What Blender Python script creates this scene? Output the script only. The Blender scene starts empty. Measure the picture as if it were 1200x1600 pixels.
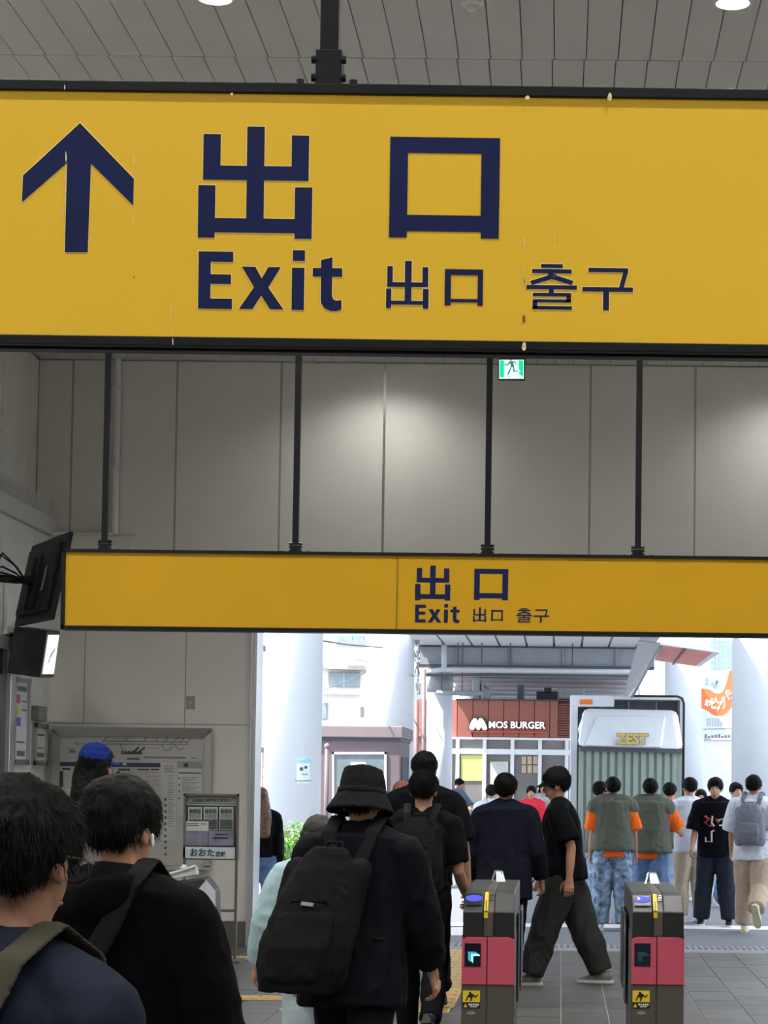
import bpy, math, random
import numpy as np
from mathutils import Vector, Matrix

random.seed(7); np.random.seed(7)
SC = bpy.context.scene
COL = SC.collection

# ------------------------------------------------------------------ camera
F, PX, PY = 3400.0, 850.0, 1050.0          # focal length and principal point in pixels of the 1200x1600 frame
VX, VY, ROLL = 875.0, 1222.0, 0.0118       # vanishing point of the hall's long axis, roll
CAMZ = 1.62
def _n(v): return v / np.linalg.norm(v)
yc = _n(np.array([VX - PX, PY - VY, -F]))               # world +Y seen in the camera's own axes (right, up, back)
xc = np.array([1.0, -ROLL, 0.0]); xc = _n(xc - yc * xc.dot(yc))
zc = np.cross(xc, yc)
WC = np.stack([xc, yc, zc])                             # camera axes -> world axes
cam_data = bpy.data.cameras.new('camera'); cam = bpy.data.objects.new('camera', cam_data); COL.objects.link(cam)
cam_data.sensor_fit = 'VERTICAL'; cam_data.sensor_height = 36.0; cam_data.sensor_width = 27.0
cam_data.lens = F * 36.0 / 1600.0
cam_data.shift_x = (600 - PX) / 1600.0; cam_data.shift_y = (PY - 800) / 1600.0
cam_data.clip_start = 0.05; cam_data.clip_end = 500
cam.matrix_world = Matrix.Translation((0, 0, CAMZ)) @ Matrix([list(r) for r in WC]).to_4x4()
SC.camera = cam

def at(px, py, Y):
    d = WC @ np.array([(px - PX) / F, (PY - py) / F, -1.0])
    p = d * (Y / d[1]); p[2] += CAMZ
    return p
def ground(px, py, z=0.0):
    d = WC @ np.array([(px - PX) / F, (PY - py) / F, -1.0])
    t = (z - CAMZ) / d[2]; p = d * t; p[2] += CAMZ
    return p
def xat(px, Y, py=1350): return at(px, py, Y)[0]
def zat(py, Y, px=875): return at(px, py, Y)[2]

# ------------------------------------------------------------------ world, sun, exposure
w = bpy.data.worlds.new('sky'); SC.world = w; w.use_nodes = True
bg = w.node_tree.nodes['Background']; bg.inputs[0].default_value = (0.80, 0.90, 1.0, 1); bg.inputs[1].default_value = 3.1
sun_d = bpy.data.lights.new('sun', 'SUN'); sun_d.energy = 13.0; sun_d.angle = 0.009; sun_d.color = (1.0, 0.96, 0.90)
sun = bpy.data.objects.new('sun', sun_d); COL.objects.link(sun)
sun.rotation_euler = Vector((0.55, 0.30, -1.0)).to_track_quat('-Z', 'Y').to_euler(); sun.location = (-20, 10, 30)
SC.view_settings.view_transform = 'Standard'; SC.view_settings.look = 'None'
SC.view_settings.exposure = 0.0; SC.view_settings.gamma = 1.0; SC.view_settings.use_curve_mapping = False

LAMP_W = 350.0      # one ceiling downlight

# ------------------------------------------------------------------ materials
def S(r, g, b):
    f = lambda c: (c / 255.0 / 12.92) if c / 255.0 <= 0.04045 else ((c / 255.0 + 0.055) / 1.055) ** 2.4
    return (f(r), f(g), f(b))
MATS = {}
def M(name, col, rough=0.6, metal=0.0, var=0.08, scale=6.0, bump=0.0, bscale=80.0, emis=None, estr=0.0, spec=0.5, stretch=(1, 1, 1), alpha=None, trans=0.0):
    if name in MATS: return MATS[name]
    m = bpy.data.materials.new(name); m.use_nodes = True; nt = m.node_tree; N = nt.nodes; L = nt.links
    b = N['Principled BSDF']; b.inputs['Roughness'].default_value = rough; b.inputs['Metallic'].default_value = metal
    b.inputs['Specular IOR Level'].default_value = spec
    tc = N.new('ShaderNodeTexCoord'); mp = N.new('ShaderNodeMapping'); mp.inputs['Scale'].default_value = stretch
    L.new(tc.outputs['Object'], mp.inputs['Vector'])
    nz = N.new('ShaderNodeTexNoise'); nz.inputs['Scale'].default_value = scale; nz.inputs['Detail'].default_value = 5
    L.new(mp.outputs[0], nz.inputs['Vector'])
    rp = N.new('ShaderNodeValToRGB'); e = rp.color_ramp.elements
    e[0].position = 0.25; e[1].position = 0.75
    e[0].color = (*[max(0, c * (1 - var)) for c in col], 1); e[1].color = (*[min(1, c * (1 + var)) for c in col], 1)
    L.new(nz.outputs['Fac'], rp.inputs[0]); L.new(rp.outputs[0], b.inputs['Base Color'])
    if emis is not None:
        b.inputs['Emission Color'].default_value = (*emis, 1); b.inputs['Emission Strength'].default_value = estr
    if trans: b.inputs['Transmission Weight'].default_value = trans
    if alpha is not None: b.inputs['Alpha'].default_value = alpha
    if bump:
        n2 = N.new('ShaderNodeTexNoise'); n2.inputs['Scale'].default_value = bscale; n2.inputs['Detail'].default_value = 4
        L.new(mp.outputs[0], n2.inputs['Vector'])
        bp = N.new('ShaderNodeBump'); bp.inputs['Strength'].default_value = bump; bp.inputs['Distance'].default_value = 0.01
        L.new(n2.outputs['Fac'], bp.inputs['Height']); L.new(bp.outputs[0], b.inputs['Normal'])
    MATS[name] = m
    return m

# ------------------------------------------------------------------ mesh helpers
def tag(o, label=None, cat=None, group=None, kind=None):
    if label: o['label'] = label
    if cat: o['category'] = cat
    if group: o['group'] = group
    if kind: o['kind'] = kind
    return o
def empty(name, loc, rz=0.0):
    o = bpy.data.objects.new(name, None); COL.objects.link(o); o.location = loc; o.rotation_euler = (0, 0, rz)
    o.empty_display_size = 0.1
    return o
def wl(o):
    v = np.zeros(3)
    while o is not None:
        v += np.array(o.location); o = o.parent
    return v

class MB:
    def __init__(s): s.v = []; s.f = []
    def add(s, vs, fs):
        k = len(s.v); s.v.extend([tuple(map(float, p)) for p in vs]); s.f.extend([tuple(i + k for i in f) for f in fs]); return s
    def box(s, a, b):
        (x0, y0, z0), (x1, y1, z1) = np.minimum(a, b), np.maximum(a, b)
        return s.add([(x0,y0,z0),(x1,y0,z0),(x1,y1,z0),(x0,y1,z0),(x0,y0,z1),(x1,y0,z1),(x1,y1,z1),(x0,y1,z1)],
                     [(3,2,1,0),(4,5,6,7),(0,1,5,4),(1,2,6,5),(2,3,7,6),(3,0,4,7)])
    def hexa(s, p):       # eight corners: bottom ring, top ring
        return s.add(p, [(3,2,1,0),(4,5,6,7),(0,1,5,4),(1,2,6,5),(2,3,7,6),(3,0,4,7)])
    def prism(s, poly, d): # a flat polygon (3-D points) pushed along d
        poly = [np.array(p, float) for p in poly]; d = np.array(d, float); n = len(poly)
        nrm = sum(np.cross(poly[i], poly[(i + 1) % n]) for i in range(n)); 
        if nrm.dot(d) > 0: poly = poly[::-1]
        vs = poly + [p + d for p in poly]
        return s.add(vs, [tuple(range(n)), tuple(range(2 * n - 1, n - 1, -1))] + [(i, n + i, n + (i + 1) % n, (i + 1) % n) for i in range(n)])
    def tube(s, pts, rad, side=(1, 0, 0), seg=14, rnd=(False, False)):
        pts = [np.array(p, float) for p in pts]; rad = [r if isinstance(r, (tuple, list)) else (r, r) for r in rad]
        t0 = _n(pts[1] - pts[0]); t1 = _n(pts[-1] - pts[-2])
        if rnd[0]:
            r = min(rad[0]); pts = [pts[0] - t0 * r * 0.85, pts[0] - t0 * r * 0.5] + pts; rad = [tuple(q * 0.42 for q in rad[0]), tuple(q * 0.83 for q in rad[0])] + rad
        if rnd[1]:
            r = min(rad[-1]); l = pts[-1]; pts = pts + [l + t1 * r * 0.5, l + t1 * r * 0.85]; rad = rad + [tuple(q * 0.83 for q in rad[-1]), tuple(q * 0.42 for q in rad[-1])]
        n = len(pts); vs = []; side = np.array(side, float)
        for i in range(n):
            t = _n(pts[min(i + 1, n - 1)] - pts[max(i - 1, 0)])
            a = side - t * side.dot(t)
            if np.linalg.norm(a) < 1e-3: a = np.array([0, 1, 0.01]) - t * t[1]
            a = _n(a); b = np.cross(t, a)
            for k in range(seg):
                an = 2 * math.pi * k / seg
                vs.append(pts[i] + a * rad[i][0] * math.cos(an) + b * rad[i][1] * math.sin(an))
        fs = [tuple(range(seg - 1, -1, -1)), tuple((n - 1) * seg + k for k in range(seg))]
        for i in range(n - 1):
            for k in range(seg):
                k2 = (k + 1) % seg; fs.append((i * seg + k, i * seg + k2, (i + 1) * seg + k2, (i + 1) * seg + k))
        return s.add(vs, fs)
    def cyl(s, a, b, r, seg=16, r2=None): return s.tube([a, b], [r, r if r2 is None else r2], side=(1, 0.013, 0.02), seg=seg)
    def ell(s, c, r, seg=18, rings=11, fn=None):
        c = np.array(c, float); vs = [c + (0, 0, -r[2])]; fs = []
        for i in range(1, rings):
            ph = -math.pi / 2 + math.pi * i / rings
            for k in range(seg):
                th = 2 * math.pi * k / seg
                vs.append(c + (r[0] * math.cos(ph) * math.cos(th), r[1] * math.cos(ph) * math.sin(th), r[2] * math.sin(ph)))
        vs.append(c + (0, 0, r[2])); last = len(vs) - 1
        for k in range(seg):
            k2 = (k + 1) % seg
            fs.append((0, 1 + k2, 1 + k)); fs.append((last, last - seg + k, last - seg + k2))
        for i in range(rings - 2):
            for k in range(seg):
                k2 = (k + 1) % seg; a = 1 + i * seg; fs.append((a + k, a + k2, a + seg + k2, a + seg + k))
        if fn: vs = [fn(p) for p in vs]
        return s.add(vs, fs)
    def lathe(s, prof, c=(0, 0, 0), seg=28, fn=None):   # closed (r, z) profile around a vertical axis
        n = len(prof); vs = []
        for k in range(seg):
            an = 2 * math.pi * k / seg
            for r, z in prof: vs.append(np.array((c[0] + r * math.cos(an), c[1] + r * math.sin(an), c[2] + z)))
        fs = []
        for k in range(seg):
            k2 = (k + 1) % seg
            for i in range(n):
                j = (i + 1) % n; fs.append((k * n + i, k2 * n + i, k2 * n + j, k * n + j))
        if fn: vs = [fn(p) for p in vs]
        return s.add(vs, fs)
    def xf(s, fn): s.v = [tuple(fn(np.array(p))) for p in s.v]; return s
    def build(s, name, mat, parent=None, base=None, smooth=False, bevel=0.0, local=False):
        org = np.zeros(3) if local else (wl(parent) if parent is not None else (np.array(base, float) if base is not None else np.zeros(3)))
        me = bpy.data.meshes.new(name); me.from_pydata([tuple(np.array(p) - org) for p in s.v], [], s.f); me.update()
        if mat is not None: me.materials.append(mat)
        if smooth: me.polygons.foreach_set('use_smooth', [True] * len(me.polygons))
        o = bpy.data.objects.new(name, me); COL.objects.link(o)
        if parent is not None: o.parent = parent
        elif base is not None: o.location = base
        if bevel:
            bv = o.modifiers.new('bevel', 'BEVEL'); bv.width = bevel; bv.segments = 2; bv.limit_method = 'ANGLE'
        return o
def B(a, b): return MB().box(a, b)
def share(src, name, loc, parent=None, scale=(1, 1, 1)):
    o = bpy.data.objects.new(name, src.data); COL.objects.link(o); o.scale = scale
    o.location = np.array(loc, float) - (wl(parent) if parent is not None else 0)
    o.parent = parent
    return o
def quadbox(name, corners_px, Y, thick, mat, parent=None, base=None, bevel=0.0):
    """a flat piece whose outline is given by points on the vertical plane at depth Y, with real thickness away from the viewer"""
    return MB().prism([at(x, y, Y) for x, y in corners_px], (0, thick, 0)).build(name, mat, parent, base, bevel=bevel)

PEND = []
def vol(name, mb, mat, parent, voxel, it=4, wr=None, join=None, strands=0, post=None):
    o = mb.build(name, mat, parent, local=True)
    r = o.modifiers.new('r', 'REMESH'); r.mode = 'VOXEL'; r.voxel_size = voxel; r.adaptivity = 0.0
    if it:
        q = o.modifiers.new('s', 'SMOOTH'); q.factor = 0.5; q.iterations = it
    PEND.append((o, wr, join or [], strands, post))
    return o
TEXTS = []
def text(name, body, size, mat, parent, M4, bold=0.0, ext=0.001, align='CENTER', fit=None):
    c = bpy.data.curves.new(name, 'FONT'); c.body = body; c.size = size; c.offset = bold; c.extrude = ext
    c.align_x = align; c.align_y = 'CENTER'; c.resolution_u = 3; c.materials.append(mat)
    o = bpy.data.objects.new(name, c); COL.objects.link(o); o.matrix_world = M4
    TEXTS.append((o, parent, M4, fit))
    return o
def facecam(p, roll=True):   # a text plane standing upright, facing -Y
    return Matrix.Translation(Vector(p)) @ Matrix.Rotation(math.pi / 2, 4, 'X')

def vnoise(P):
    P = np.asarray(P); i = np.floor(P).astype(np.int64); f = P - i; u = f * f * (3 - 2 * f); r = np.zeros(len(P))
    for dx in (0, 1):
        for dy in (0, 1):
            for dz in (0, 1):
                h = ((i[:, 0] + dx) * 374761393 + (i[:, 1] + dy) * 668265263 + (i[:, 2] + dz) * 2147483647) & 0xffffffff
                h = ((h ^ (h >> 13)) * 1274126177) & 0xffffffff; h = (h ^ (h >> 16)) & 0xffff
                wgt = (u[:, 0] if dx else 1 - u[:, 0]) * (u[:, 1] if dy else 1 - u[:, 1]) * (u[:, 2] if dz else 1 - u[:, 2])
                r += wgt * (h / 32767.5 - 1)
    return r
# ================================================================== the hall
XL, XR, YB, ZC = -5.15, 4.6, 21.1, 5.70
m_wall = M('wall_panel_paint', S(216, 214, 209), 0.55, var=0.04, scale=2, spec=0.3)
m_joint = M('joint_sealant', S(112, 110, 108), 0.8)
m_core = M('wall_core', S(168, 166, 162), 0.8)
m_ceil = M('ceiling_metal_panel', S(192, 191, 189), 0.5, var=0.03, scale=3, spec=0.3)
m_gap = M('ceiling_void', S(28, 28, 28), 0.9)
m_alu = M('aluminium', S(205, 207, 210), 0.32, 0.85, var=0.05, scale=20, stretch=(1, 1, 0.1))
m_steel = M('brushed_steel', S(178, 178, 176), 0.3, 0.9, var=0.12, scale=30, stretch=(8, 8, 0.4))
m_black = M('black_steel', S(17, 20, 23), 0.45, 0.0, var=0.2, scale=14, spec=.25)
m_tile = M('floor_tile', S(86, 84, 83), 0.5, var=0.18, scale=5, bump=0.15, bscale=120, spec=0.35)
m_tile2 = M('floor_tile_dark', S(76, 74, 74), 0.5, var=0.18, scale=5, bump=0.15, bscale=120, spec=0.35)
m_grout = M('floor_grout', S(176, 174, 170), 0.8, var=0.15)
m_white = M('white_plastic', S(215, 216, 216), 0.45, var=0.03)
m_darkpl = M('dark_plastic', S(30, 31, 33), 0.45, var=0.15)

floor = B((XL - .3, -7.3, -0.30), (XR + .3, YB - .05, -0.008)).build('floor', m_grout); tag(floor, kind='structure')
tw, tl = 0.33, 0.66
p0 = B((0, 0, -0.03), (tw - 0.010, tl - 0.010, 0)).build('tile', m_tile, floor, bevel=0)
p1 = B((0, 0, -0.03), (tw - 0.010, tl - 0.010, 0)).build('tile', m_tile2, floor, bevel=0)
i0 = 0; first = {0: True, 1: True}
TX0, TX1, TY0 = -3.60, 2.34, 13.14
nx = int(round((TX1 - TX0) / tw)); ny = 12
for i in range(nx):
    off = (tl * 0.5 if i % 2 else 0.0)
    for j in range(ny):
        y = TY0 + j * tl + off
        sy = 1.0
        if y + tl > YB - 0.02: sy = max(0.05, (YB - 0.04 - y) / tl)
        if y > YB - 0.1: continue
        k = 1 if random.random() < 0.35 else 0
        src = (p0, p1)[k]; x = TX0 + i * tw; dz = random.uniform(-0.0015, 0.0)
        if first[k]:
            src.location = (x, y, dz); first[k] = False
        else: share(src, 'tile', (x, y, dz), floor, (1, sy, 1))
slab = B((XL - .3, -7.3, -0.02), (XR + .3, TY0 - 0.01, -0.002)).build('floor_slab', m_tile, floor)

# tactile guide path: yellow blocks with raised bars
m_tac = M('tactile_yellow', S(198, 166, 108), 0.6, var=0.15, scale=9)
tb = MB().box((0, 0, 0), (0.29, 0.29, 0.004))
for k in range(4): tb.box((0.035 + k * 0.064, 0.012, 0.004), (0.065 + k * 0.064, 0.278, 0.010))
tsrc = None
def tactile(x, y, rot=False):
    global tsrc
    if tsrc is None:
        tsrc = tb.build('tactile_block', m_tac, floor); o = tsrc
        o.location = (x, y, 0.0005)
    else: o = share(tsrc, 'tactile_block', (x, y, 0.0005), floor)
    if rot: o.rotation_euler = (0, 0, math.pi / 2); o.location = (x + 0.29, y, 0.0005)
for k in range(18): tactile(-1.03, 15.6 + k * 0.30)
for k in range(4): tactile(-1.0 + 0.3 * (k - 3) - 0.05, 15.3, True)
for k in range(6): tactile(-3.58 + 0.30 * k, 19.55, True)
for k in range(5): tactile(-3.4 + 0.30 * k, 16.0, True)

# ceiling
ceil = B((XL - .3, -7.3, ZC + 0.035), (XR + .3, YB + .3, ZC + 0.30)).build('ceiling', m_gap); tag(ceil, kind='structure')
cp = 0.18; cl = 3.05
cpan = B((0.0025, 0.004, 0), (cp - 0.003, cl - 0.004, 0.03)).build('ceiling_panel', m_ceil, ceil); cfirst = True
ncol = int((XR - XL) / cp)
for r in range(5):
    y = 6.02 + r * cl; sy = 1.0 if r < 4 else (YB - y) / cl
    for c in range(ncol):
        x = XL + 0.02 + c * cp + (0.012 if r % 2 else 0); z = ZC + random.uniform(-0.001, 0.001)
        if cfirst: cpan.location = (x, y, z); cfirst = False
        else: share(cpan, 'ceiling_panel', (x, y, z), ceil, (1, sy, 1))
B((XL, -7, ZC), (XR, 6.01, ZC + 0.03)).build('ceiling_sheet', m_ceil, ceil)

# back wall with the wide exit opening
OX0, OX1, OZ = xat(398, YB, 1100), 3.7, 3.32
wb = MB().box((XL - .3, YB + .010, -0.3), (OX0, YB + .35, ZC + .3)).box((OX0, YB + .010, OZ), (XR + .3, YB + .35, ZC + .3)).box((OX1, YB + .010, -0.3), (XR + .3, YB + .35, OZ)).build('wall_back', m_core)
tag(wb, kind='structure')
jx = [xat(px, YB, 700) for px in (112, 275, 438, 600, 762, 922, 1086)]
pw = jx[1] - jx[0]
xs = [XL] + jx + [jx[-1] + pw * k for k in (1, 2)] + [XR]
for a, b in zip(xs[:-1], xs[1:]):
    B((a + .004, YB, OZ + 0.003), (b - .004, YB + .012, ZC - 0.01)).build('wall_panel', m_wall, wb, bevel=0.002)
for xj in [q for i_, q in enumerate(jx) if i_ != 3]:
    B((xj - .010, YB - .002, OZ + .01), (xj + .010, YB + .008, ZC - 0.01)).build('joint_strip', M('joint_cover', S(158, 157, 154), .6), wb)
# a bright cover strip on the joint in the middle
B((jx[3] - .012, YB - .006, OZ + .01), (jx[3] + .012, YB + .02, ZC - 0.01)).build('joint_strip', m_steel, wb)
lx = [XL, xat(132, YB, 1050), xat(290, YB, 1050), OX0 - 0.02]
zj = zat(1131, YB, 200)
for a, b in zip(lx[:-1], lx[1:]):
    B((a + .004, YB, zj + .004), (b - .004, YB + .012, OZ - .003)).build('wall_panel', m_wall, wb, bevel=0.002)
    B((a + .004, YB, 0.24), (b - .004, YB + .012, zj - .004)).build('wall_panel', m_wall, wb, bevel=0.002)
bb = B((XL, YB - .02, 0), (OX0 - .02, YB + .03, 0.235)).build('baseboard_back', M('baseboard_stone', S(92, 90, 88), 0.6)); tag(bb, kind='structure')
jb = MB().box((OX0 - .045, YB - .03, 0), (OX0 - .012, YB + .38, OZ)).box((OX0 - .012, YB - .045, 0), (OX0 + .022, YB + .38, OZ)).build('trim_1', m_alu, None, bevel=0.004); tag(jb, kind='structure')
hd = MB().box((OX0, YB - .03, OZ - .05), (OX1, YB + .36, OZ + .002)).build('trim_2', m_alu); tag(hd, kind='structure')

wl_ = B((XL - .3, -7.3, -.3), (XL - .02, YB + .3, ZC + .3)).build('wall_left', m_core); tag(wl_, kind='structure')
for k in range(14):
    y1 = YB - k * 1.02 + (-0.32); 
    if k == 0: B((XL - .03, y1 + .006, 0), (XL, YB - .004, ZC - .01)).build('wall_panel', m_wall, wl_)
    B((XL - .03, y1 - 1.02 + .006, 0), (XL, y1 - .006, ZC - .01)).build('wall_panel', m_wall, wl_)
B((XL - .03, -7, 0), (XL, YB - 14 * 1.02 - .34, ZC)).build('wall_panel', m_wall, wl_)
wr_ = B((XR, -7.3, -.3), (XR + .3, YB + .3, ZC + .3)).build('wall_right', m_wall); tag(wr_, kind='structure')
wf_ = B((XL - .3, -7.6, -.3), (XR + .3, -7.3, ZC + .3)).build('wall_front', m_wall); tag(wf_, kind='structure')

# low block along the left wall (station office) with its ledge
LX = xat(77, YB, 1050)
ZL = zat(838, YB, 48)
blk = B((XL, 12.0, 0), (LX - .012, YB, ZL)).build('wall_office', m_core); tag(blk, kind='structure')
for a, b in ((12.0, 15.0), (15.0, 17.3), (17.3, 19.2), (19.2, 20.35), (20.35, YB)):
    B((LX - .03, a + .004, 0.02), (LX, b - .004, ZL - .01)).build('wall_panel', M('office_panel_paint', S(205, 206, 204), 0.5, var=0.03), blk)
led = B((XL, 12.0, ZL), (LX + .04, YB, zat(811, YB, 52))).build('trim_3', M('ledge_paint', S(190, 192, 194), 0.5), bevel=0.01); tag(led, kind='structure')
zl2 = zat(811, YB, 52)
spk = empty('bird_spikes', (LX - .05, 19.2, zl2)); tag(spk, 'row of thin wire bird spikes standing on the left wall ledge', 'bird spikes')
sp = MB()
for k in range(90):
    y = 18.6 + k * 0.028
    for q in (-1, 0, 1):
        bx = LX - .04; sp.tube([(bx, y, zl2), (bx + q * .07 + random.uniform(-.02, .02), y + random.uniform(-.03, .03), zl2 + .19)], [.0022, .0015], seg=4)
o = sp.build('spike_wires', m_steel, spk); o['kind'] = 'stuff'
B((LX - .07, 18.5, zl2), (LX - .01, YB - .02, zl2 + .008)).build('spike_base', m_white, spk)

# conduit and cable duct on the back wall
cx = xat(183, YB, 700)
pc = empty('wall_conduit', (cx, YB - .04, zat(836, YB, 180))); tag(pc, 'pale vertical conduit pipe running down the grey back wall', 'pipe')
MB().cyl((cx, YB - .045, zat(836, YB, 180)), (cx, YB - .045, ZC), .036).build('pipe', m_white, pc, smooth=False)
for z in (5.4, 4.6): B((cx - .045, YB - .085, z), (cx + .045, YB, z + .02)).build('bracket', m_white, pc)
dz0, dz1 = zat(866, YB, 130), zat(834, YB, 130)
dk = empty('cable_duct', (xat(130, YB, 850), YB, dz0)); tag(dk, 'grey boxed cable duct on the back wall above the long yellow sign', 'duct')
B((XL + .02, YB - .10, dz0), (xat(206, YB, 850), YB, dz1 - .03)).build('duct_body', m_wall, dk, bevel=.004)
B((XL + .02, YB - .12, dz1 - .03), (xat(180, YB, 850), YB, dz1)).build('duct_lid', m_wall, dk, bevel=.004)
B((xat(206, YB, 850) + .002, YB - .11, dz0 - .01), (xat(214, YB, 850), YB, dz1 - .03)).build('end_cap', m_white, dk)

# switch plate on the back wall
sw = empty('switch_plate', at(298, 1098, YB)); tag(sw, 'small beige key switch plate on the back wall left of the exit', 'switch')
quadbox('plate', [(291, 1088), (304.5, 1088), (304.5, 1108), (291, 1108)], YB - .008, .012, M('beige_plate', S(150, 146, 134), .5), sw, bevel=.002)
c = at(297.5, 1098, YB - .012); MB().cyl(c, c + (0, -.008, 0), .018).build('key_switch', m_steel, sw)

# ================================================================== downlights
m_lens = M('lamp_lens', (1, 1, 1), .4, emis=(1.0, 0.985, 0.93), estr=14.0)
def downlight(x, y, label, power=LAMP_W):
    t = empty('downlight', (x, y, ZC)); tag(t, label, 'ceiling light', 'round downlights in the hall ceiling')
    MB().lathe([(.085, -.002), (.105, -.002), (.105, -.014), (.088, -.018)], (x, y, ZC), 28).build('trim_ring', m_white, t, smooth=False)
    MB().cyl((x, y, ZC - .004), (x, y, ZC - .010), .084, 28).build('lens', m_lens, t)
    ld = bpy.data.lights.new('downlight_lamp', 'SPOT'); ld.energy = power; ld.spot_size = math.radians(150); ld.spot_blend = 0.75; ld.shadow_soft_size = .08
    ld.color = (1.0, 0.985, 0.93)
    lo = bpy.data.objects.new('downlight_lamp', ld); COL.objects.link(lo); lo.parent = t; lo.location = (0, 0, -.03)
    return t
xa, xb = at(336, 0, 11.16)[0], at(1145, 2, 11.16)[0]
wordx = ['by the left wall', 'left of the sign post', 'right of the smoke detector', 'by the right wall']
for iy, y in enumerate((-1.0, 3.1, 7.1, 11.16, 15.3)):  # all but the visible pair are added, unseen, to light the hall
    for ix, x in enumerate((xa - (xb - xa), xa, xb, xb + (xb - xa))):
        downlight(x, y, 'lit round downlight %s, %s row in the ceiling' % (wordx[ix], ['rearmost', 'second nearest', 'third nearest', 'topmost visible', 'hidden far'][iy]))
downlight(xat(597, YB - .72, 700), YB - .72, 'lit round downlight washing the middle of the back wall', LAMP_W * 0.19)
downlight(xat(597, YB - .72, 700) + 4.0, YB - .72, 'lit round downlight washing the right end of the back wall', LAMP_W * 0.19)
p = at(738, 3, 11.2)
t = empty('smoke_detector', (p[0], p[1], ZC)); tag(t, 'small white smoke detector dome on the ceiling between the two lit downlights', 'smoke detector')
MB().lathe([(.0, 0), (.06, 0), (.06, -.018), (.045, -.03), (0, -.03)], (p[0], p[1], ZC), 24).build('base', m_white, t)
MB().lathe([(0, -.03), (.03, -.03), (.025, -.05), (0, -.055)], (p[0], p[1], ZC), 20).build('sensor_dome', m_white, t, smooth=True)

# ================================================================== yellow exit signs
Y1, Y2 = 4.2, 13.6
def yellow(name, e, base):
    m = M(name, base, .38, var=.05, scale=1.6, emis=S(222, 176, 40), estr=e, spec=.3)
    return m
m_y1 = yellow('lit_yellow_acrylic', .22, S(198, 160, 44)); m_y2 = yellow('lit_yellow_acrylic_far', .07, S(186, 142, 20))
m_navy = M('navy_vinyl', S(16, 28, 74), .5, var=.08, spec=.2)
m_halo = M('pale_halo', S(226, 204, 130), .5, emis=S(230, 200, 110), estr=.2)  # glow fringe round the lettering, put in as a pale emissive outline
# letters in the sign's own upright coordinates u, v (v down)
def R(a, b, c, d): return [(a, b), (c, b), (c, d), (a, d)]
LET = {
 'character_de': [[(385.3,198),(412.5,198),(412.5,259.5),(455,259.5),(455,211),(482,211),(482,282),(412.5,282),(412.5,341.5),(461,341.5),(461,292),(488,292),(488,372.5),(461,372.5),(461,364),(336.5,364),(336.5,372.5),(310,372.5),(310,290.5),(336.5,290.5),(336.5,341.5),(385.3,341.5),(385.3,282),(317,282),(317,210.5),(344,210.5),(344,259.5),(385.3,259.5)]],
 'character_kuchi': [[(608.8,211),(780.3,211),(780.3,368),(752,368),(752,358),(636.5,358),(636.5,368),(608.8,368)], 'hole', [(636.7,235.6),(751.5,235.6),(751.5,332.6),(636.7,332.6)]],
 'letter_e': [[(312,394),(366,394),(366,410),(331,410),(331,429.5),(363,429.5),(363,444.5),(331,444.5),(331,467.5),(365,467.5),(365,483.5),(312,483.5)]],
 'letter_x': [[(379.5,417),(401,417),(411,435),(421,417),(444.5-4,417),(421.5,449),(445.5,483),(424.5,483),(410.5,462),(397,483),(376,483),(399,449)]],
 'letter_i': [R(459,390.2,478,407), R(458,417.5,477.5,483.5)],
 'letter_t': [[(503.5,405),(521,400.5),(521,417.5),(536.5,417.5),(536.5,431),(521,431),(521,461),(524,467),(529,468.5),(536,467),(536,482),(529,484.5),(519,484.5),(509,480),(504,472),(503.5,463),(503.5,431),(490.5,431),(490.5,417.5),(503.5,417.5)]],
 'small_character_de': [[(634.5,404.6),(645,404.6),(645,438),(662,438),(662,414),(671,414),(671,445.3),(645,445.3),(645,467),(663,467),(663,448.3),(672,448.3),(672,479),(663,479),(663,473),(613.5,473),(613.5,479),(605.5,479),(605.5,448),(613.5,448),(613.5,467),(634.5,467),(634.5,445.3),(607,445.3),(607,413),(615.5,413),(615.5,438),(634.5,438)]],
 'small_character_kuchi': [[(697,416.5),(756.5,416.5),(756.5,473.2),(748.5,473.2),(748.5,468),(706.5,468),(706.5,473.2),(697,473.2)], 'hole', [(706.5,425.6),(748.5,425.6),(748.5,463),(706.5,463)]],
 'hangul_chul': [R(847,406.5,881,412.5), R(833,414.5,895,421), [(858.5,421),(869.5,421),(871,424),(898,432.5),(895,439),(864,430),(833,439.5),(830,433.5),(857,424.5)], R(824.5,439.5,903.5,446), R(859.5,446,867.5,451.5), R(834.5,451.5,894.5,457), R(887,456,894.5,466), R(834.5,461.5,894.5,466.5), R(834.5,465,842,477.5), R(834.5,472,896,477.5)],
 'hangul_gu': [R(921,411.5,983,418), [(975.5,417),(983,417),(976.5,442),(969,442)], R(912,441.5,991,448.5), R(944.5,448,954,477.5)],
}
def grow(pl, w):
    n = len(pl); P = [np.array(p, float) for p in pl]; out = []
    ar_ = sum(P[i][0] * P[(i + 1) % n][1] - P[(i + 1) % n][0] * P[i][1] for i in range(n)); sg = 1 if ar_ > 0 else -1
    for i in range(n):
        e0 = _n(P[i] - P[i - 1]); e1 = _n(P[(i + 1) % n] - P[i]); n0 = np.array((e0[1], -e0[0])) * sg; n1 = np.array((e1[1], -e1[0])) * sg
        m_ = n0 + n1; m_ = m_ / max(.35, m_.dot(n0)); out.append(tuple(P[i] + m_ * w))
    return out
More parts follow.
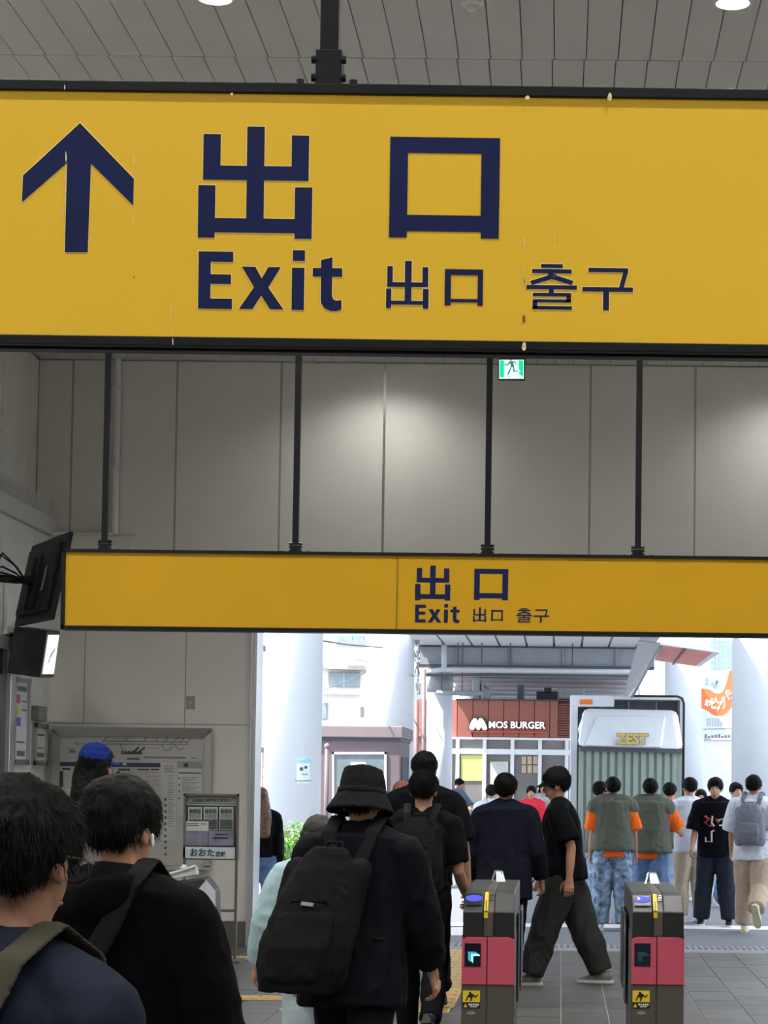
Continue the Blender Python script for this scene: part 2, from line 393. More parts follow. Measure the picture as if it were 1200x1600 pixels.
def put_letters(sign, fmap, Y, d=0.002, rim=0):
    for nm, polys in LET.items():
        mb = MB(); i = 0
        while i < len(polys):
            pl = polys[i]
            if i + 1 < len(polys) and polys[i + 1] == 'hole':
                h = polys[i + 2]; o_ = pl
                # outer frame split into four bars with the little feet
                u0, v0 = o_[0]; u1 = o_[1][0]; vb = o_[2][1]; fb = o_[4][1]
                hu0, hv0 = h[0]; hu1, hv1 = h[2]; fl = o_[6][0]; fr = o_[3][0]
                mb.prism([at(*fmap(a, b), Y) for a, b in [(u0, v0), (u1, v0), (u1, hv0), (u0, hv0)]], (0, -d, 0))
                mb.prism([at(*fmap(a, b), Y) for a, b in [(u0, hv0), (hu0, hv0), (hu0, hv1), (u0, hv1)]], (0, -d, 0))
                mb.prism([at(*fmap(a, b), Y) for a, b in [(hu1, hv0), (u1, hv0), (u1, hv1), (hu1, hv1)]], (0, -d, 0))
                mb.prism([at(*fmap(a, b), Y) for a, b in [(u0, hv1), (u1, hv1), (u1, vb), (fr, vb), (fr, fb), (fl, fb), (fl, vb), (u0, vb)]], (0, -d, 0))
                i += 3
            else:
                mb.prism([at(*fmap(a, b), Y) for a, b in pl], (0, -d, 0)); i += 1
        if rim:
            eb = MB()
            for pl in polys:
                if pl == 'hole' or (len(polys) > 1 and polys[1] == 'hole' and pl is polys[2]): continue
                eb.prism([at(*fmap(a, b), Y) for a, b in grow(pl, rim)], (0, -d * .4, 0))
            if len(polys) == 3 and polys[1] == 'hole': eb = None
            if eb: eb.build('halo_rim', m_halo, sign)
        mb.build('letter' if nm.startswith('letter') else 'hangul_character' if nm.startswith('hangul') else 'small_character' if nm.startswith('small') else 'character', m_navy, sign)
fm1 = lambda u, v: (u - .014 * (v - 300), v + .0135 * (u - 400))
def fm2(u, v):
    y = 883.5 + (v - 198) * .3115; x = 649.3 + (u - 310) * .3084
    return (x - .016 * (y - 883), y + .0115 * (x - 650))

s1 = empty('exit_sign', at(560, 545, Y1)); tag(s1, 'large yellow exit sign with arrow hanging closest overhead', 'sign', 'yellow exit signs')
XA, XB = -330, 1500
f = lambda x, y: (x, y + .0132 * (x - 600))
quadbox('sign_face', [f(XA, 150), f(XB, 150), f(XB, 536), f(XA, 536)], Y1, .01, m_y1, s1)
quadbox('light_box', [f(XA, 139), f(XB, 139), f(XB, 547), f(XA, 547)], Y1 + .012, .05, m_black, s1)
MB().prism([at(*f(x, y), Y1 + .012) for x, y in ((XA, 136), (XB, 136), (XB, 152.5), (XA, 152.5))], (0, -.020, 0)).build('frame_rail', m_black, s1, bevel=.002)
MB().prism([at(*f(x, y), Y1 + .012) for x, y in ((XA, 533), (XB, 533), (XB, 548), (XA, 548))], (0, -.020, 0)).build('frame_rail', m_black, s1, bevel=.002)
MB().prism([at(*f(x, y), Y1 + .02) for x, y in ((XA, 548), (XB, 548), (XB, 552.5), (XA, 552.5))], (0, .035, 0)).build('lower_channel', m_black, s1, bevel=.002)
put_letters(s1, fm1, Y1, .0015, 1.1)
ar = [(125,192),(209,279),(208,321),(142,255.5),(137,394),(101,394),(105,254),(34,316),(36,274)]
quadbox('arrow', ar, Y1 - .0015, .0015, m_navy, s1); quadbox('halo_rim', grow(ar, 1.1), Y1 - .0006, .0006, m_halo, s1)
# hanging post with bolted bracket
pp = at(515, 136, Y1 + .035); ph = .0185
MB().box((pp[0] - ph, pp[1] - .02, pp[2] - .004), (pp[0] + ph, pp[1] + .02, ZC)).build('hanging_post', m_black, s1, bevel=.002)
MB().box((pp[0] - .026, pp[1] - .025, pp[2] - .002), (pp[0] + .026, pp[1] + .025, pp[2] + .068)).build('bracket', m_black, s1, bevel=.002)
for zz in (.012, .048):
    for sx in (-1, 1): MB().cyl((pp[0] + sx * .024, pp[1] - .02, pp[2] + zz), (pp[0] + sx * .034, pp[1] - .02, pp[2] + zz), .008, 10).build('bolt', m_black, s1)
for dx in (-.055, .05): MB().cyl((pp[0] + dx, pp[1] - .03, pp[2] - .004), (pp[0] + dx, pp[1] - .03, pp[2] + .004), .008, 10).build('bolt', m_black, s1)
# tape remains and scuffs stuck to the face
m_tape = M('tape_residue', S(222, 206, 160), .7, var=.3, scale=200)
m_rust = M('rust_mark', S(112, 62, 22), .8, var=.4, scale=200)
def flake(x, y, w, h, m, dy=.0022, Yf=Y1):
    n = 7; poly = [(x + w * math.cos(2 * math.pi * k / n) * random.uniform(.5, 1), y + h * math.sin(2 * math.pi * k / n) * random.uniform(.5, 1)) for k in range(n)]
    MB().prism([at(a, b, Yf - dy) for a, b in poly], (0, .0008, 0)).build('tape_residue', m, s1)
for x, y, w_, h_ in ((103, 245, 1.6, 10), (102, 275, 1.5, 14), (102, 305, 1.3, 16), (98, 330, 1.6, 7), (268, 490, .9, 22), (269, 522, 1, 12), (209, 250, 1, 12), (208, 342, .9, 9), (819, 380, .9, 16), (818, 430, 1.1, 20), (866, 360, .8, 14), (866, 385, .9, 9)):
    flake(x, y, w_, h_, m_tape)
for x, y, w_, h_ in ((818.5, 498, 3, 8), (819, 440, 1, 6), (866, 430, 2, 6), (209, 433, 1.5, 2)): flake(x, y, w_, h_, m_rust)
for x, y, w_, h_ in ((819, 541, 5, 8), (101, 137, 1.5, 6), (362, 147, 3, 3), (824, 153, 5, 5), (953, 152, 5, 8), (270, 533, 1.5, 8)): flake(x, y, w_, h_, m_tape, .0092)

s2 = empty('exit_sign', at(640, 990, Y2)); tag(s2, 'long yellow exit sign hung on four dark poles above the ticket gates', 'sign', 'yellow exit signs')
g = lambda x, y: (x - .018 * (y - 870), y + .0113 * (x - 620))
XA, XB = 103, 1560
for a, b, nm in ((XA, 621, 'sign_face'), (622, XB, 'sign_face')):
    quadbox(nm, [g(a, 868), g(b, 868), g(b, 985), g(a, 985)], Y2, .01, m_y2, s2)
quadbox('light_box', [g(XA - 5, 865), g(XB + 4, 865), g(XB + 4, 989), g(XA - 5, 989)], Y2 + .012, .14, m_black, s2)
for q in (((XA - 5, 864), (XB + 4, 864), (XB + 4, 869), (XA - 5, 869)), ((XA - 5, 983.5), (XB + 4, 983.5), (XB + 4, 990), (XA - 5, 990)), ((XA - 5, 866), (XA, 866), (XA, 988), (XA - 5, 988)), ((XB, 866), (XB + 4, 866), (XB + 4, 988), (XB, 988))):
    MB().prism([at(*g(x, y), Y2 + .012) for x, y in q], (0, -.03, 0)).build('frame_rail', m_black, s2)
quadbox('seam', [g(620.6, 869), g(622.2, 869), g(622.2, 984), g(620.6, 984)], Y2 - .004, .003, M('seam_dark', S(120, 92, 20), .6), s2)
put_letters(s2, fm2, Y2, .003)
for px in (163.5, 461.5, 761.5, 996.5):
    p = at(px, 866 + .0113 * (px - 620), Y2 + .08)
    MB().box((p[0] - .019, p[1] - .019, p[2] - .002), (p[0] + .019, p[1] + .019, ZC)).build('hanging_pole', m_black, s2)
    MB().box((p[0] - .034, p[1] - .03, p[2] - .002), (p[0] + .034, p[1] + .03, p[2] + .05)).build('bracket', m_black, s2, bevel=.008)
    for zz in (.012, .04, .06):
        MB().cyl((p[0] - .042, p[1], p[2] + zz), (p[0] + .042, p[1], p[2] + zz), .009, 8).build('bolt', m_black, s2)
    for dx in (-.085, .085): MB().cyl((p[0] + dx, p[1], p[2] - .004), (p[0] + dx, p[1], p[2] + .012), .012, 8).build('bolt', m_black, s2)

# emergency exit lamp
YE = 20.2
e = empty('emergency_exit_sign', at(799, 592, YE)); tag(e, 'small glowing green and white running man emergency exit sign', 'sign')
m_gr = M('exit_green', S(0, 200, 140), .4, emis=S(10, 225, 160), estr=1.0); m_wh = M('exit_white', (1, 1, 1), .4, emis=(.78, .98, .95), estr=.95)
m_fig = M('exit_figure_green', S(40, 130, 120), .4, emis=S(70, 165, 160), estr=.5)
h = lambda x, y: (780 + x * 38.5 / 770, 562 + y * 29.5 / 600)
B(at(779, 560, YE + .01) , at(820, 592, YE + .01) + (0, .1, 0)).build('housing', m_darkpl, e)
ph_ = at(800, 560, YE + .06); MB().cyl(ph_, (ph_[0], ph_[1], ZC), .015).build('hanger', m_white, e)
quadbox('white_panel', [h(0, 0), h(770, 0), h(770, 600), h(0, 600)], YE, .008, m_wh, e)
quadbox('green_panel', [h(20, 20), h(155, 20), h(155, 560), h(20, 560)], YE - .002, .002, m_gr, e)
quadbox('green_panel', [h(605, 20), h(750, 20), h(750, 560), h(590, 430), h(660, 380), h(610, 300)], YE - .002, .002, m_gr, e)
fig = MB()
for pl in ([(165,140),(255,140),(320,50),(500,50),(560,150),(530,160),(480,80),(440,90),(470,230),(480,350),(590,350),(590,380),(440,380),(430,240),(400,230),(300,470),(245,465),(370,220),(340,110),(270,180),(165,175)], [(275,500),(340,545),(320,560),(265,510)], [(340,5),(380,-2),(400,20),(380,42),(345,40)]):
    fig.prism([at(*h(*q), YE - .002) for q in pl], (0, -.003, 0))
fig.build('running_figure', m_fig, e)
# ================================================================== things on the left wall
m_tvb = M('tv_back_plastic', S(20, 22, 25), .5, var=.15, spec=.25)
TL, TR, BR_, BL = at(50, 853, 19.0), at(109, 830, 17.9), at(79, 967, 18.05), at(22, 978, 18.95)
tv = empty('wall_monitor', (XL + .2, 18.6, 3.0)); tag(tv, 'black flat monitor tilted out on a wall arm, seen from its back', 'monitor')
nrm = _n(np.cross(TR - TL, BL - TL)); 
if nrm[1] < 0: nrm = -nrm
MB().prism([TL, TR, BR_, BL], nrm * .035).build('bezel', m_tvb, tv, bevel=.006)
ctr = (TL + TR + BR_ + BL) / 4; ins = lambda p, k: ctr + (p - ctr) * k
MB().prism([ins(p, .8) for p in (TL, TR, BR_, BL)], -nrm * .04).build('back_cover', m_tvb, tv, bevel=.01)
MB().prism([ins(p, .97) + nrm * .0351 for p in (TL, TR, BR_, BL)], nrm * .002).build('screen', M('screen_glass', S(12, 14, 18), .12, var=.02), tv)
ex, ez = _n(TR - TL), _n(TL - BL)
for k in (-.12, .08): MB().prism([ctr + ex * (k + a) + ez * b - nrm * .041 for a, b in ((-.025, -.26), (.025, -.26), (.025, .2), (-.025, .2))], -nrm * .03).build('mount_rail', m_black, tv)
wp = np.array((LX, 18.75, ctr[2] + .05))
MB().tube([wp, (wp + ctr) / 2 + np.array((0, .1, 0)), ctr - nrm * .07], [.035, .035, .035], seg=10).build('arm', m_black, tv)
B((LX, 18.6, ctr[2] - .2), (LX + .03, 18.9, ctr[2] + .3)).build('wall_plate', m_black, tv)
cb = MB()
for k in range(5):
    a = wp + np.array((.03, random.uniform(-.12, .1), random.uniform(-.05, .15)))
    cb.tube([a, a + (.10, -.1, .14 - .06 * k), a + (.22, -.08, .02 - .03 * k), ctr - nrm * .06 + np.array((-.05, 0, -.05))], [.009] * 4, seg=6)
cb.build('cables', m_black, tv)
MB().prism([ctr + ex * a + ez * b - nrm * .042 for a, b in ((.25, -.12), (.3, -.12), (.3, .1), (.25, .1))], -nrm * .004).build('socket_panel', M('grey_plate', S(110, 112, 114), .5), tv)

ck = empty('wall_clock', (XL + .25, 19.6, 2.6)); tag(ck, 'dark boxed wall clock with glowing white face beside the posters', 'clock')
ca, cb_, cc, cd = at(74, 986, 19.3), at(94, 986, 19.75), at(84, 1059, 19.75), at(63, 1059, 19.3)
n2 = _n(np.cross(cb_ - ca, cd - ca)); n2 = n2 if n2[0] > 0 else -n2
lft = at(36, 986, 19.35) - ca
MB().prism([ca, cb_, cc, cd], -n2 * .30).build('case', M('clock_case', S(34, 37, 39), .45), ck, bevel=.01)
cen = (ca + cb_ + cc + cd) / 4; sc_ = lambda p, k, kk: cen + (p - cen) * k
MB().prism([cen + (p - cen) * .84 + n2 * .001 for p in (ca, cb_, cc, cd)], n2 * .006).build('lit_face', M('clock_lit_face', (1, 1, 1), .3, emis=(.9, .97, 1), estr=.8), ck, bevel=.004)
eu, ev = _n(cb_ - ca), _n(ca - cd)
def bar(p, q, wd):
    d = _n(q - p); s_ = np.cross(n2, d) * wd
    return [p + s_ + n2 * .008, q + s_ * .6 + n2 * .008, q - s_ * .6 + n2 * .008, p - s_ + n2 * .008]
MB().prism(bar(cen - eu * .02 - ev * .01, cen + eu * .10 + ev * .05, .008), n2 * .002).build('hour_hand', m_black, ck)
MB().prism(bar(cen + eu * .02 + ev * .01, cen - eu * .08 - ev * .08, .006), n2 * .002).build('minute_hand', m_black, ck)
B((LX, 19.42, 2.62), (LX + .06, 19.62, 2.9)).build('wall_bracket', m_black, ck)

m_paper = M('poster_paper', S(200, 200, 204), .6, var=.05, scale=20)
m_ink = M('poster_ink', S(96, 98, 112), .6, var=.3, scale=60)
def wallposter(label, y0, y1, z0, z1, blocks):
    x = LX; t = empty('framed_poster', (x, (y0 + y1) / 2, z0)); tag(t, label, 'poster')
    B((x, y0, z0), (x + .02, y1, z1)).build('backing', m_steel, t)
    B((x + .0205, y0 + .05, z0 + .05), (x + .023, y1 - .05, z1 - .05)).build('sheet', m_paper, t)
    for a in ((y0, z0, y1, z0 + .05), (y0, z1 - .05, y1, z1), (y0, z0, y0 + .05, z1), (y1 - .05, z0, y1, z1)):
        B((x + .0205, a[0], a[1]), (x + .045, a[2], a[3])).build('frame_bar', m_steel, t, bevel=.004)
    for (ya, za, yb, zb, m) in blocks:
        B((x + .0235, y0 + ya * (y1 - y0), z0 + za * (z1 - z0)), (x + .025, y0 + yb * (y1 - y0), z0 + zb * (z1 - z0))).build('print_block', m, t)
m_r, m_g, m_b, m_yl = (M('print_red', S(180, 90, 90), .6), M('print_green', S(120, 150, 120), .6), M('print_blue', S(80, 95, 150), .6), M('print_yellow', S(200, 185, 110), .6))
wallposter('tall framed poster with coloured print on the left wall below the clock', 19.64, 20.22, 1.62 + .1, 2.52, [(.25, .84, .85, .9, m_ink), (.2, .70, .45, .8, m_r), (.2, .58, .45, .66, m_yl), (.2, .44, .5, .54, m_b), (.55, .72, .85, .74, m_ink), (.55, .62, .85, .64, m_ink), (.3, .1, .8, .16, m_ink), (.25, .25, .75, .27, m_ink)])
wallposter('narrow framed notice on the left wall nearest the back corner', 20.45, 20.95, 1.72, 2.12, [(.2, .7, .8, .75, m_ink), (.2, .4, .8, .43, m_ink), (.2, .2, .8, .3, m_ink)])
t = empty('grey_wall_box', (LX, 20.6, 2.14)); tag(t, 'small grey box fixed on the left wall above the narrow notice', 'box')
B((LX, 20.42, 2.14), (LX + .06, 20.8, 2.28)).build('box_body', M('grey_box', S(110, 112, 112), .5), t, bevel=.006)
B((LX + .0605, 20.45, 2.16), (LX + .066, 20.77, 2.26)).build('cover', M('grey_box_cover', S(122, 124, 124), .5), t)
t = empty('white_panel_box', (LX, 19.7, 2.88)); tag(t, 'white flat equipment box on the left wall under the monitor', 'box')
B((LX + .001, 19.30, 2.88), (LX + .04, 20.05, 3.5)).build('box_body', m_white, t, bevel=.006)
B((LX + .0405, 19.95, 2.95), (LX + .05, 19.99, 3.1)).build('latch', m_steel, t)
t = empty('office_window', (LX, 18.7, .9)); tag(t, 'bright aluminium framed dark office window at the left edge', 'window')
for a in ((17.8, .9, 17.95, 2.86), (19.4, .9, 19.6, 2.86), (17.8, 2.74, 19.6, 2.86), (17.8, .9, 19.6, 1.0)):
    B((LX, a[0], a[1]), (LX + .06, a[2], a[3])).build('frame_bar', m_alu, t, bevel=.004)
B((LX + .005, 17.95, 1.0), (LX + .02, 19.4, 2.74)).build('pane', M('dark_glass', S(50, 54, 56), .1, var=.02), t)

# ================================================================== map board on the back wall
mb_ = empty('information_board', at(205, 1360, YB - .1)); tag(mb_, 'steel framed route and timetable board with printed sheet on the back wall', 'notice board')
yb = YB - .12
q4 = lambda a, b, c, d: [(a, b), (c, b + .0118 * (c - a)), (c - .012 * (d - b), d + .0118 * (c - a)), (a - .012 * (d - b), d)]
quadbox('board_back', q4(82, 1136, 331, 1352), yb + .06, .05, m_steel, mb_)
quadbox('printed_sheet', q4(93, 1148, 319, 1350), yb + .05, .008, M('board_sheet', S(186, 184, 180), .4, var=.03), mb_)
MB().hexa([at(93, 1150, yb + .048), at(319, 1152, yb + .048), at(331, 1139, yb + .05), at(81, 1136, yb + .05), at(93, 1150, yb + .02), at(319, 1152, yb + .02), at(331, 1138, yb - .06), at(81, 1135, yb - .06)]).build('hood', m_steel, mb_)
quadbox('side_frame', [(80, 1140), (93, 1150), (91, 1354), (78, 1354)], yb + .02, .04, m_steel, mb_, bevel=.003)
quadbox('side_frame', [(319, 1152), (331, 1142), (328, 1356), (316, 1354)], yb + .02, .04, m_steel, mb_, bevel=.003)
quadbox('bottom_frame', [(78, 1351), (328, 1353), (328, 1359), (78, 1357)], yb + .02, .04, m_steel, mb_)
def ink(name, rects, mat, dy=0.0):
    m = MB()
    for a, b, c, d in rects: m.prism([at(x, y, yb + .0485 - dy) for x, y in ((a, b), (c, b + .0118 * (c - a)), (c, d + .0118 * (c - a)), (a, d))], (0, -.001, 0))
    o = m.build(name, mat, mb_); o['kind'] = 'stuff'; return o
def inkline(segs, wd, name, mat):
    m = MB()
    for (a, b), (c, d) in segs:
        v = np.array((c - a, d - b)); nn = np.array((-v[1], v[0])) / np.linalg.norm(v) * wd / 2
        m.prism([at(x, y, yb + .048) for x, y in ((a + nn[0], b + nn[1]), (c + nn[0], d + nn[1]), (c - nn[0], d - nn[1]), (a - nn[0], b - nn[1]))], (0, -.001, 0))
    o = m.build(name, mat, mb_); o['kind'] = 'stuff'; return o
m_navyp = M('board_navy', S(62, 66, 92), .5); m_gink = M('board_grey_ink', S(112, 112, 114), .6, var=.2, scale=120); m_lg = M('board_light_panel', S(196, 197, 200), .4); m_dk = M('board_dark_ink', S(66, 66, 70), .6)
k = 1200 / 250.0; PT = lambda x, y: (85 + x / k, 1130 + y / k)
inkline([(PT(155, 155), PT(1000, 160)), (PT(360, 135), PT(1000, 140)), (PT(155, 155), PT(170, 135)), (PT(360, 140), PT(395, 105)), (PT(515, 140), PT(560, 105)), (PT(665, 140), PT(690, 105)), (PT(760, 135), PT(780, 108)), (PT(820, 150), PT(850, 105)), (PT(880, 155), PT(930, 105)), (PT(940, 155), PT(975, 105)), (PT(990, 158), PT(1025, 110)), (PT(490, 150), PT(520, 215)), (PT(800, 155), PT(830, 205)), (PT(830, 205), PT(870, 200)), (PT(870, 200), PT(890, 170)), (PT(900, 155), PT(930, 200)), (PT(930, 200), PT(970, 190))], 1.3, 'route_lines', m_gink)
inkline([(PT(520, 222), PT(660, 226)), (PT(590, 218), PT(635, 178)), (PT(630, 222), PT(680, 180))], 2.8, 'route_band', m_dk)
ink('map_print', [(*PT(500 + 26 * i, 205), *PT(518 + 26 * i, 235)) for i in range(6)] + [(*PT(700 + i * 22, 185), *PT(714 + i * 22, 190)) for i in range(4)] + [(*PT(670, 250), *PT(990, 262)), (*PT(545, 258), *PT(640, 276)), (*PT(100, 190), *PT(150, 196)), (*PT(110, 205), *PT(160, 220)), (*PT(390, 205), *PT(420, 215)), (*PT(400, 245), *PT(455, 262)), (*PT(1025, 258), *PT(1070, 266))], m_gink)
ink('navy_header', [(*PT(40, 290), *PT(795, 322))], m_navyp)
ink('header_mark', [(*PT(455, 298), *PT(482, 316)), (*PT(512, 298), *PT(540, 316)), (*PT(405, 300), *PT(425, 316))], m_lg, .0015)
ink('light_sheet', [(*PT(800, 295), *PT(912, 880)), (*PT(922, 340), *PT(1105, 700))], m_lg)
ink('grey_header', [(*PT(922, 285), *PT(1105, 336))], M('board_grey_head', S(150, 152, 156), .5))
ink('table_text', [(*PT(480, 340), *PT(568, 356)), (*PT(60, 335), *PT(120, 350)), (*PT(38, 360), *PT(66, 480)), (*PT(620, 342), *PT(710, 352)), (*PT(725, 342), *PT(785, 352)), (*PT(465, 360), *PT(490, 390)), (*PT(970, 300), *PT(1004, 328))], m_dk, .0005)
ink('sheet_text', [(*PT(820, 318 + 10 * i), *PT(890 + 8 * (i % 3), 322 + 10 * i)) for i in range(6)] + [(*PT(850, 392 + 18 * i), *PT(902 - 9 * (i % 3), 396 + 18 * i)) for i in range(22)] + [(*PT(930, 366), *PT(1100, 378))] + [(*PT(955, 405 + 12 * i), *PT(1090 - 35 * (i % 3), 409 + 12 * i)) for i in range(12)] + [(*PT(930, 405 + 50 * i), *PT(944, 420 + 50 * i)) for i in range(4)] + [(*PT(500 + 60 * (i % 5), 370 + 30 * (i // 5)), *PT(540 + 60 * (i % 5), 373 + 30 * (i // 5))) for i in range(20)], m_gink, .0012)
ink('bullet_marks', [(257, 1247 + 9.5 * i, 260, 1251 + 9.5 * i) for i in range(10)], m_dk, .001)
for px, py in ((86, 1187), (323, 1190)):
    c = at(px, py, yb + .02); MB().cyl(c, c + (0, -.01, 0), .02, 12).build('lock', m_steel, mb_)

# ================================================================== leaflet stand
ys = 19.3
st = empty('leaflet_stand', ground(330, 1500)); st.location = (xat(328, ys), ys, 0); tag(st, 'grey metal leaflet rack on legs beside the map board', 'leaflet stand')
m_rack = M('rack_metal', S(112, 108, 100), .4, .5)
def sq(name, a, b, c, d, dy, th, m): return quadbox(name, q4(a, b, c, d), ys + dy, th, m, st)
sq('back_panel', 290, 1243, 371, 1343, .08, .02, m_rack)
sq('frame_bar', 287, 1240, 374, 1243.5, 0, .10, m_rack); sq('frame_bar', 287, 1240, 290.5, 1345, 0, .10, m_rack); sq('frame_bar', 370.5, 1240, 374, 1345, 0, .10, m_rack)
sq('header_card', 292, 1245, 369.5, 1258, .06, .01, M('header_card', S(176, 184, 188), .5))
m_jt = M('print_black', S(40, 42, 46), .6)
text('header_text', 'ご自由にお持ちください', .042, m_jt, st, facecam(at(330, 1250.6, ys + .058)), .0010, fit=.345)
sq('header_line', 296, 1255, 368, 1256, .058, .001, m_jt)
m_leaf = M('leaflet_paper', S(188, 190, 190), .5); m_photo = M('leaflet_photo', S(70, 78, 78), .5, var=.7, scale=25); m_lt = M('leaflet_teal', S(34, 78, 92), .5)
for i, x in enumerate((294, 318.5, 343)):
    sq('leaflet', x, 1261, x + 21.5, 1297, .04, .006, m_leaf)
    sq('leaflet_photo', x + 1, 1280, x + 20.5, 1296, .038, .001, m_photo)
    sq('leaflet_title', x + 1.5, 1263, x + 20, 1279, .038, .001, M('leaflet_green', S(122, 134, 128), .5, var=.25, scale=60))
    text('leaflet_text', 'おおた', .03, M('leaflet_dark_text', S(44, 58, 58), .6), st, facecam(at(x + 10.5, 1267.5, ys + .036)), .001, fit=.10)
sq('leaflet', 289, 1283, 326, 1298, .025, .006, m_leaf); sq('leaflet_line', 292, 1286, 311, 1287.2, .024, .001, m_jt); sq('leaflet_line', 292, 1289, 310, 1290.4, .024, .001, m_jt); sq('leaflet_line', 314, 1287, 323, 1288, .024, .001, m_jt)
m_pock = M('clear_pocket_violet', S(120, 120, 140), .25, var=.3, scale=12)
sq('front_pocket', 288, 1298, 325, 1321, .01, .02, m_pock); sq('front_pocket', 326, 1298, 365, 1321, .01, .02, m_pock)
sq('pocket_print', 336, 1303, 356, 1305, .009, .001, m_jt); sq('pocket_print', 333, 1308, 356, 1311, .009, .001, m_jt)
sq('name_plate', 286, 1323, 367, 1341, 0, .012, M('name_plate', S(188, 196, 202), .35))
text('name_text', 'おおた', .08, m_lt, st, facecam(at(316, 1332, ys - .003)), .0025, fit=.215)
text('name_text', '区報', .05, m_jt, st, facecam(at(345, 1334.5, ys - .003)), .0012, fit=.085)
for px in (289, 370):
    a = at(px, 1344, ys + .05); B((a[0] - .012, ys + .03, .02), (a[0] + .012, ys + .06, a[2])).build('leg', m_rack, st)
a = at(289, 1422, ys + .05); b = at(370, 1422, ys + .05); B((a[0], ys + .035, a[2] - .012), (b[0], ys + .055, a[2] + .012)).build('cross_bar', m_rack, st)
B((a[0] - .02, ys - .17, 0), (b[0] + .06, ys + .2, .02)).build('base_plate', m_rack, st)

# writing desk / drop box below the board with a paper tray
yd = 18.0
dsk = empty('drop_box', (xat(290, yd), yd, 0)); tag(dsk, 'white slanted collection box below the leaflet rack', 'box')
pa = [(248, 1402), (272, 1378), (318, 1372), (334, 1392), (337, 1545), (250, 1545)]
P_ = [at(x, y, yd) for x, y in pa]; P_[-1][2] = P_[-2][2] = 0.0
MB().prism(P_, (0, .35, 0)).build('body', M('dark_counter', S(44, 44, 46), .5), dsk, bevel=.01)
Q_ = [at(x, y, yd - .012) for x, y in ((306, 1394), (322, 1375), (336, 1392), (337, 1428), (334, 1540), (308, 1540))]
MB().prism(Q_, (0, .011, 0)).build('white_front', M('white_panel', S(196, 198, 204), .4), dsk, bevel=.002)
tr = empty('paper_tray', at(290, 1372, yd + .1)); tag(tr, 'small clear and white form holder lying on the collection box', 'tray')
MB().prism([at(x, y, yd + .05) for x, y in ((255, 1369), (305, 1354), (307, 1367), (258, 1376))], (0, .14, 0)).build('tray_body', M('tray_white', S(190, 194, 198), .3), tr, bevel=.006)
MB().tube([at(x, y, yd + .045) for x, y in ((256, 1368), (280, 1361), (306, 1353))], [.012] * 3, seg=8).build('roll_bar', m_white, tr)
MB().ell(at(287, 1356, yd + .1), (.03, .03, .03), 12, 8).build('knob', m_white, tr, smooth=True)

# ================================================================== ticket gates
m_gblack = M('gate_black', S(26, 28, 31), .35, var=.08); m_ggrey = M('gate_grey', S(72, 68, 62), .45, var=.05); m_hood = M('gate_hood_grey', S(46, 46, 45), .45, var=.06)
m_pink = M('gate_pink', S(176, 72, 92), .42, var=.04); m_scr = M('gate_screen', S(8, 12, 20), .15, emis=S(10, 20, 34), estr=.3)
m_cy = M('arrow_cyan', S(140, 225, 240), .4, emis=S(150, 230, 245), estr=1.1); m_cy2 = M('arrow_teal', S(60, 140, 160), .4, emis=S(60, 140, 165), estr=.8); m_dim = M('arrow_dim', S(16, 40, 52), .4, emis=S(20, 52, 66), estr=.4)
m_blue = M('reader_blue', S(60, 70, 190), .5, emis=S(84, 92, 225), estr=.6, spec=.1); m_yel = M('sticker_yellow', S(206, 178, 30), .5); m_chr = M('chrome', S(215, 215, 215), .15, .95)
YG = 13.0
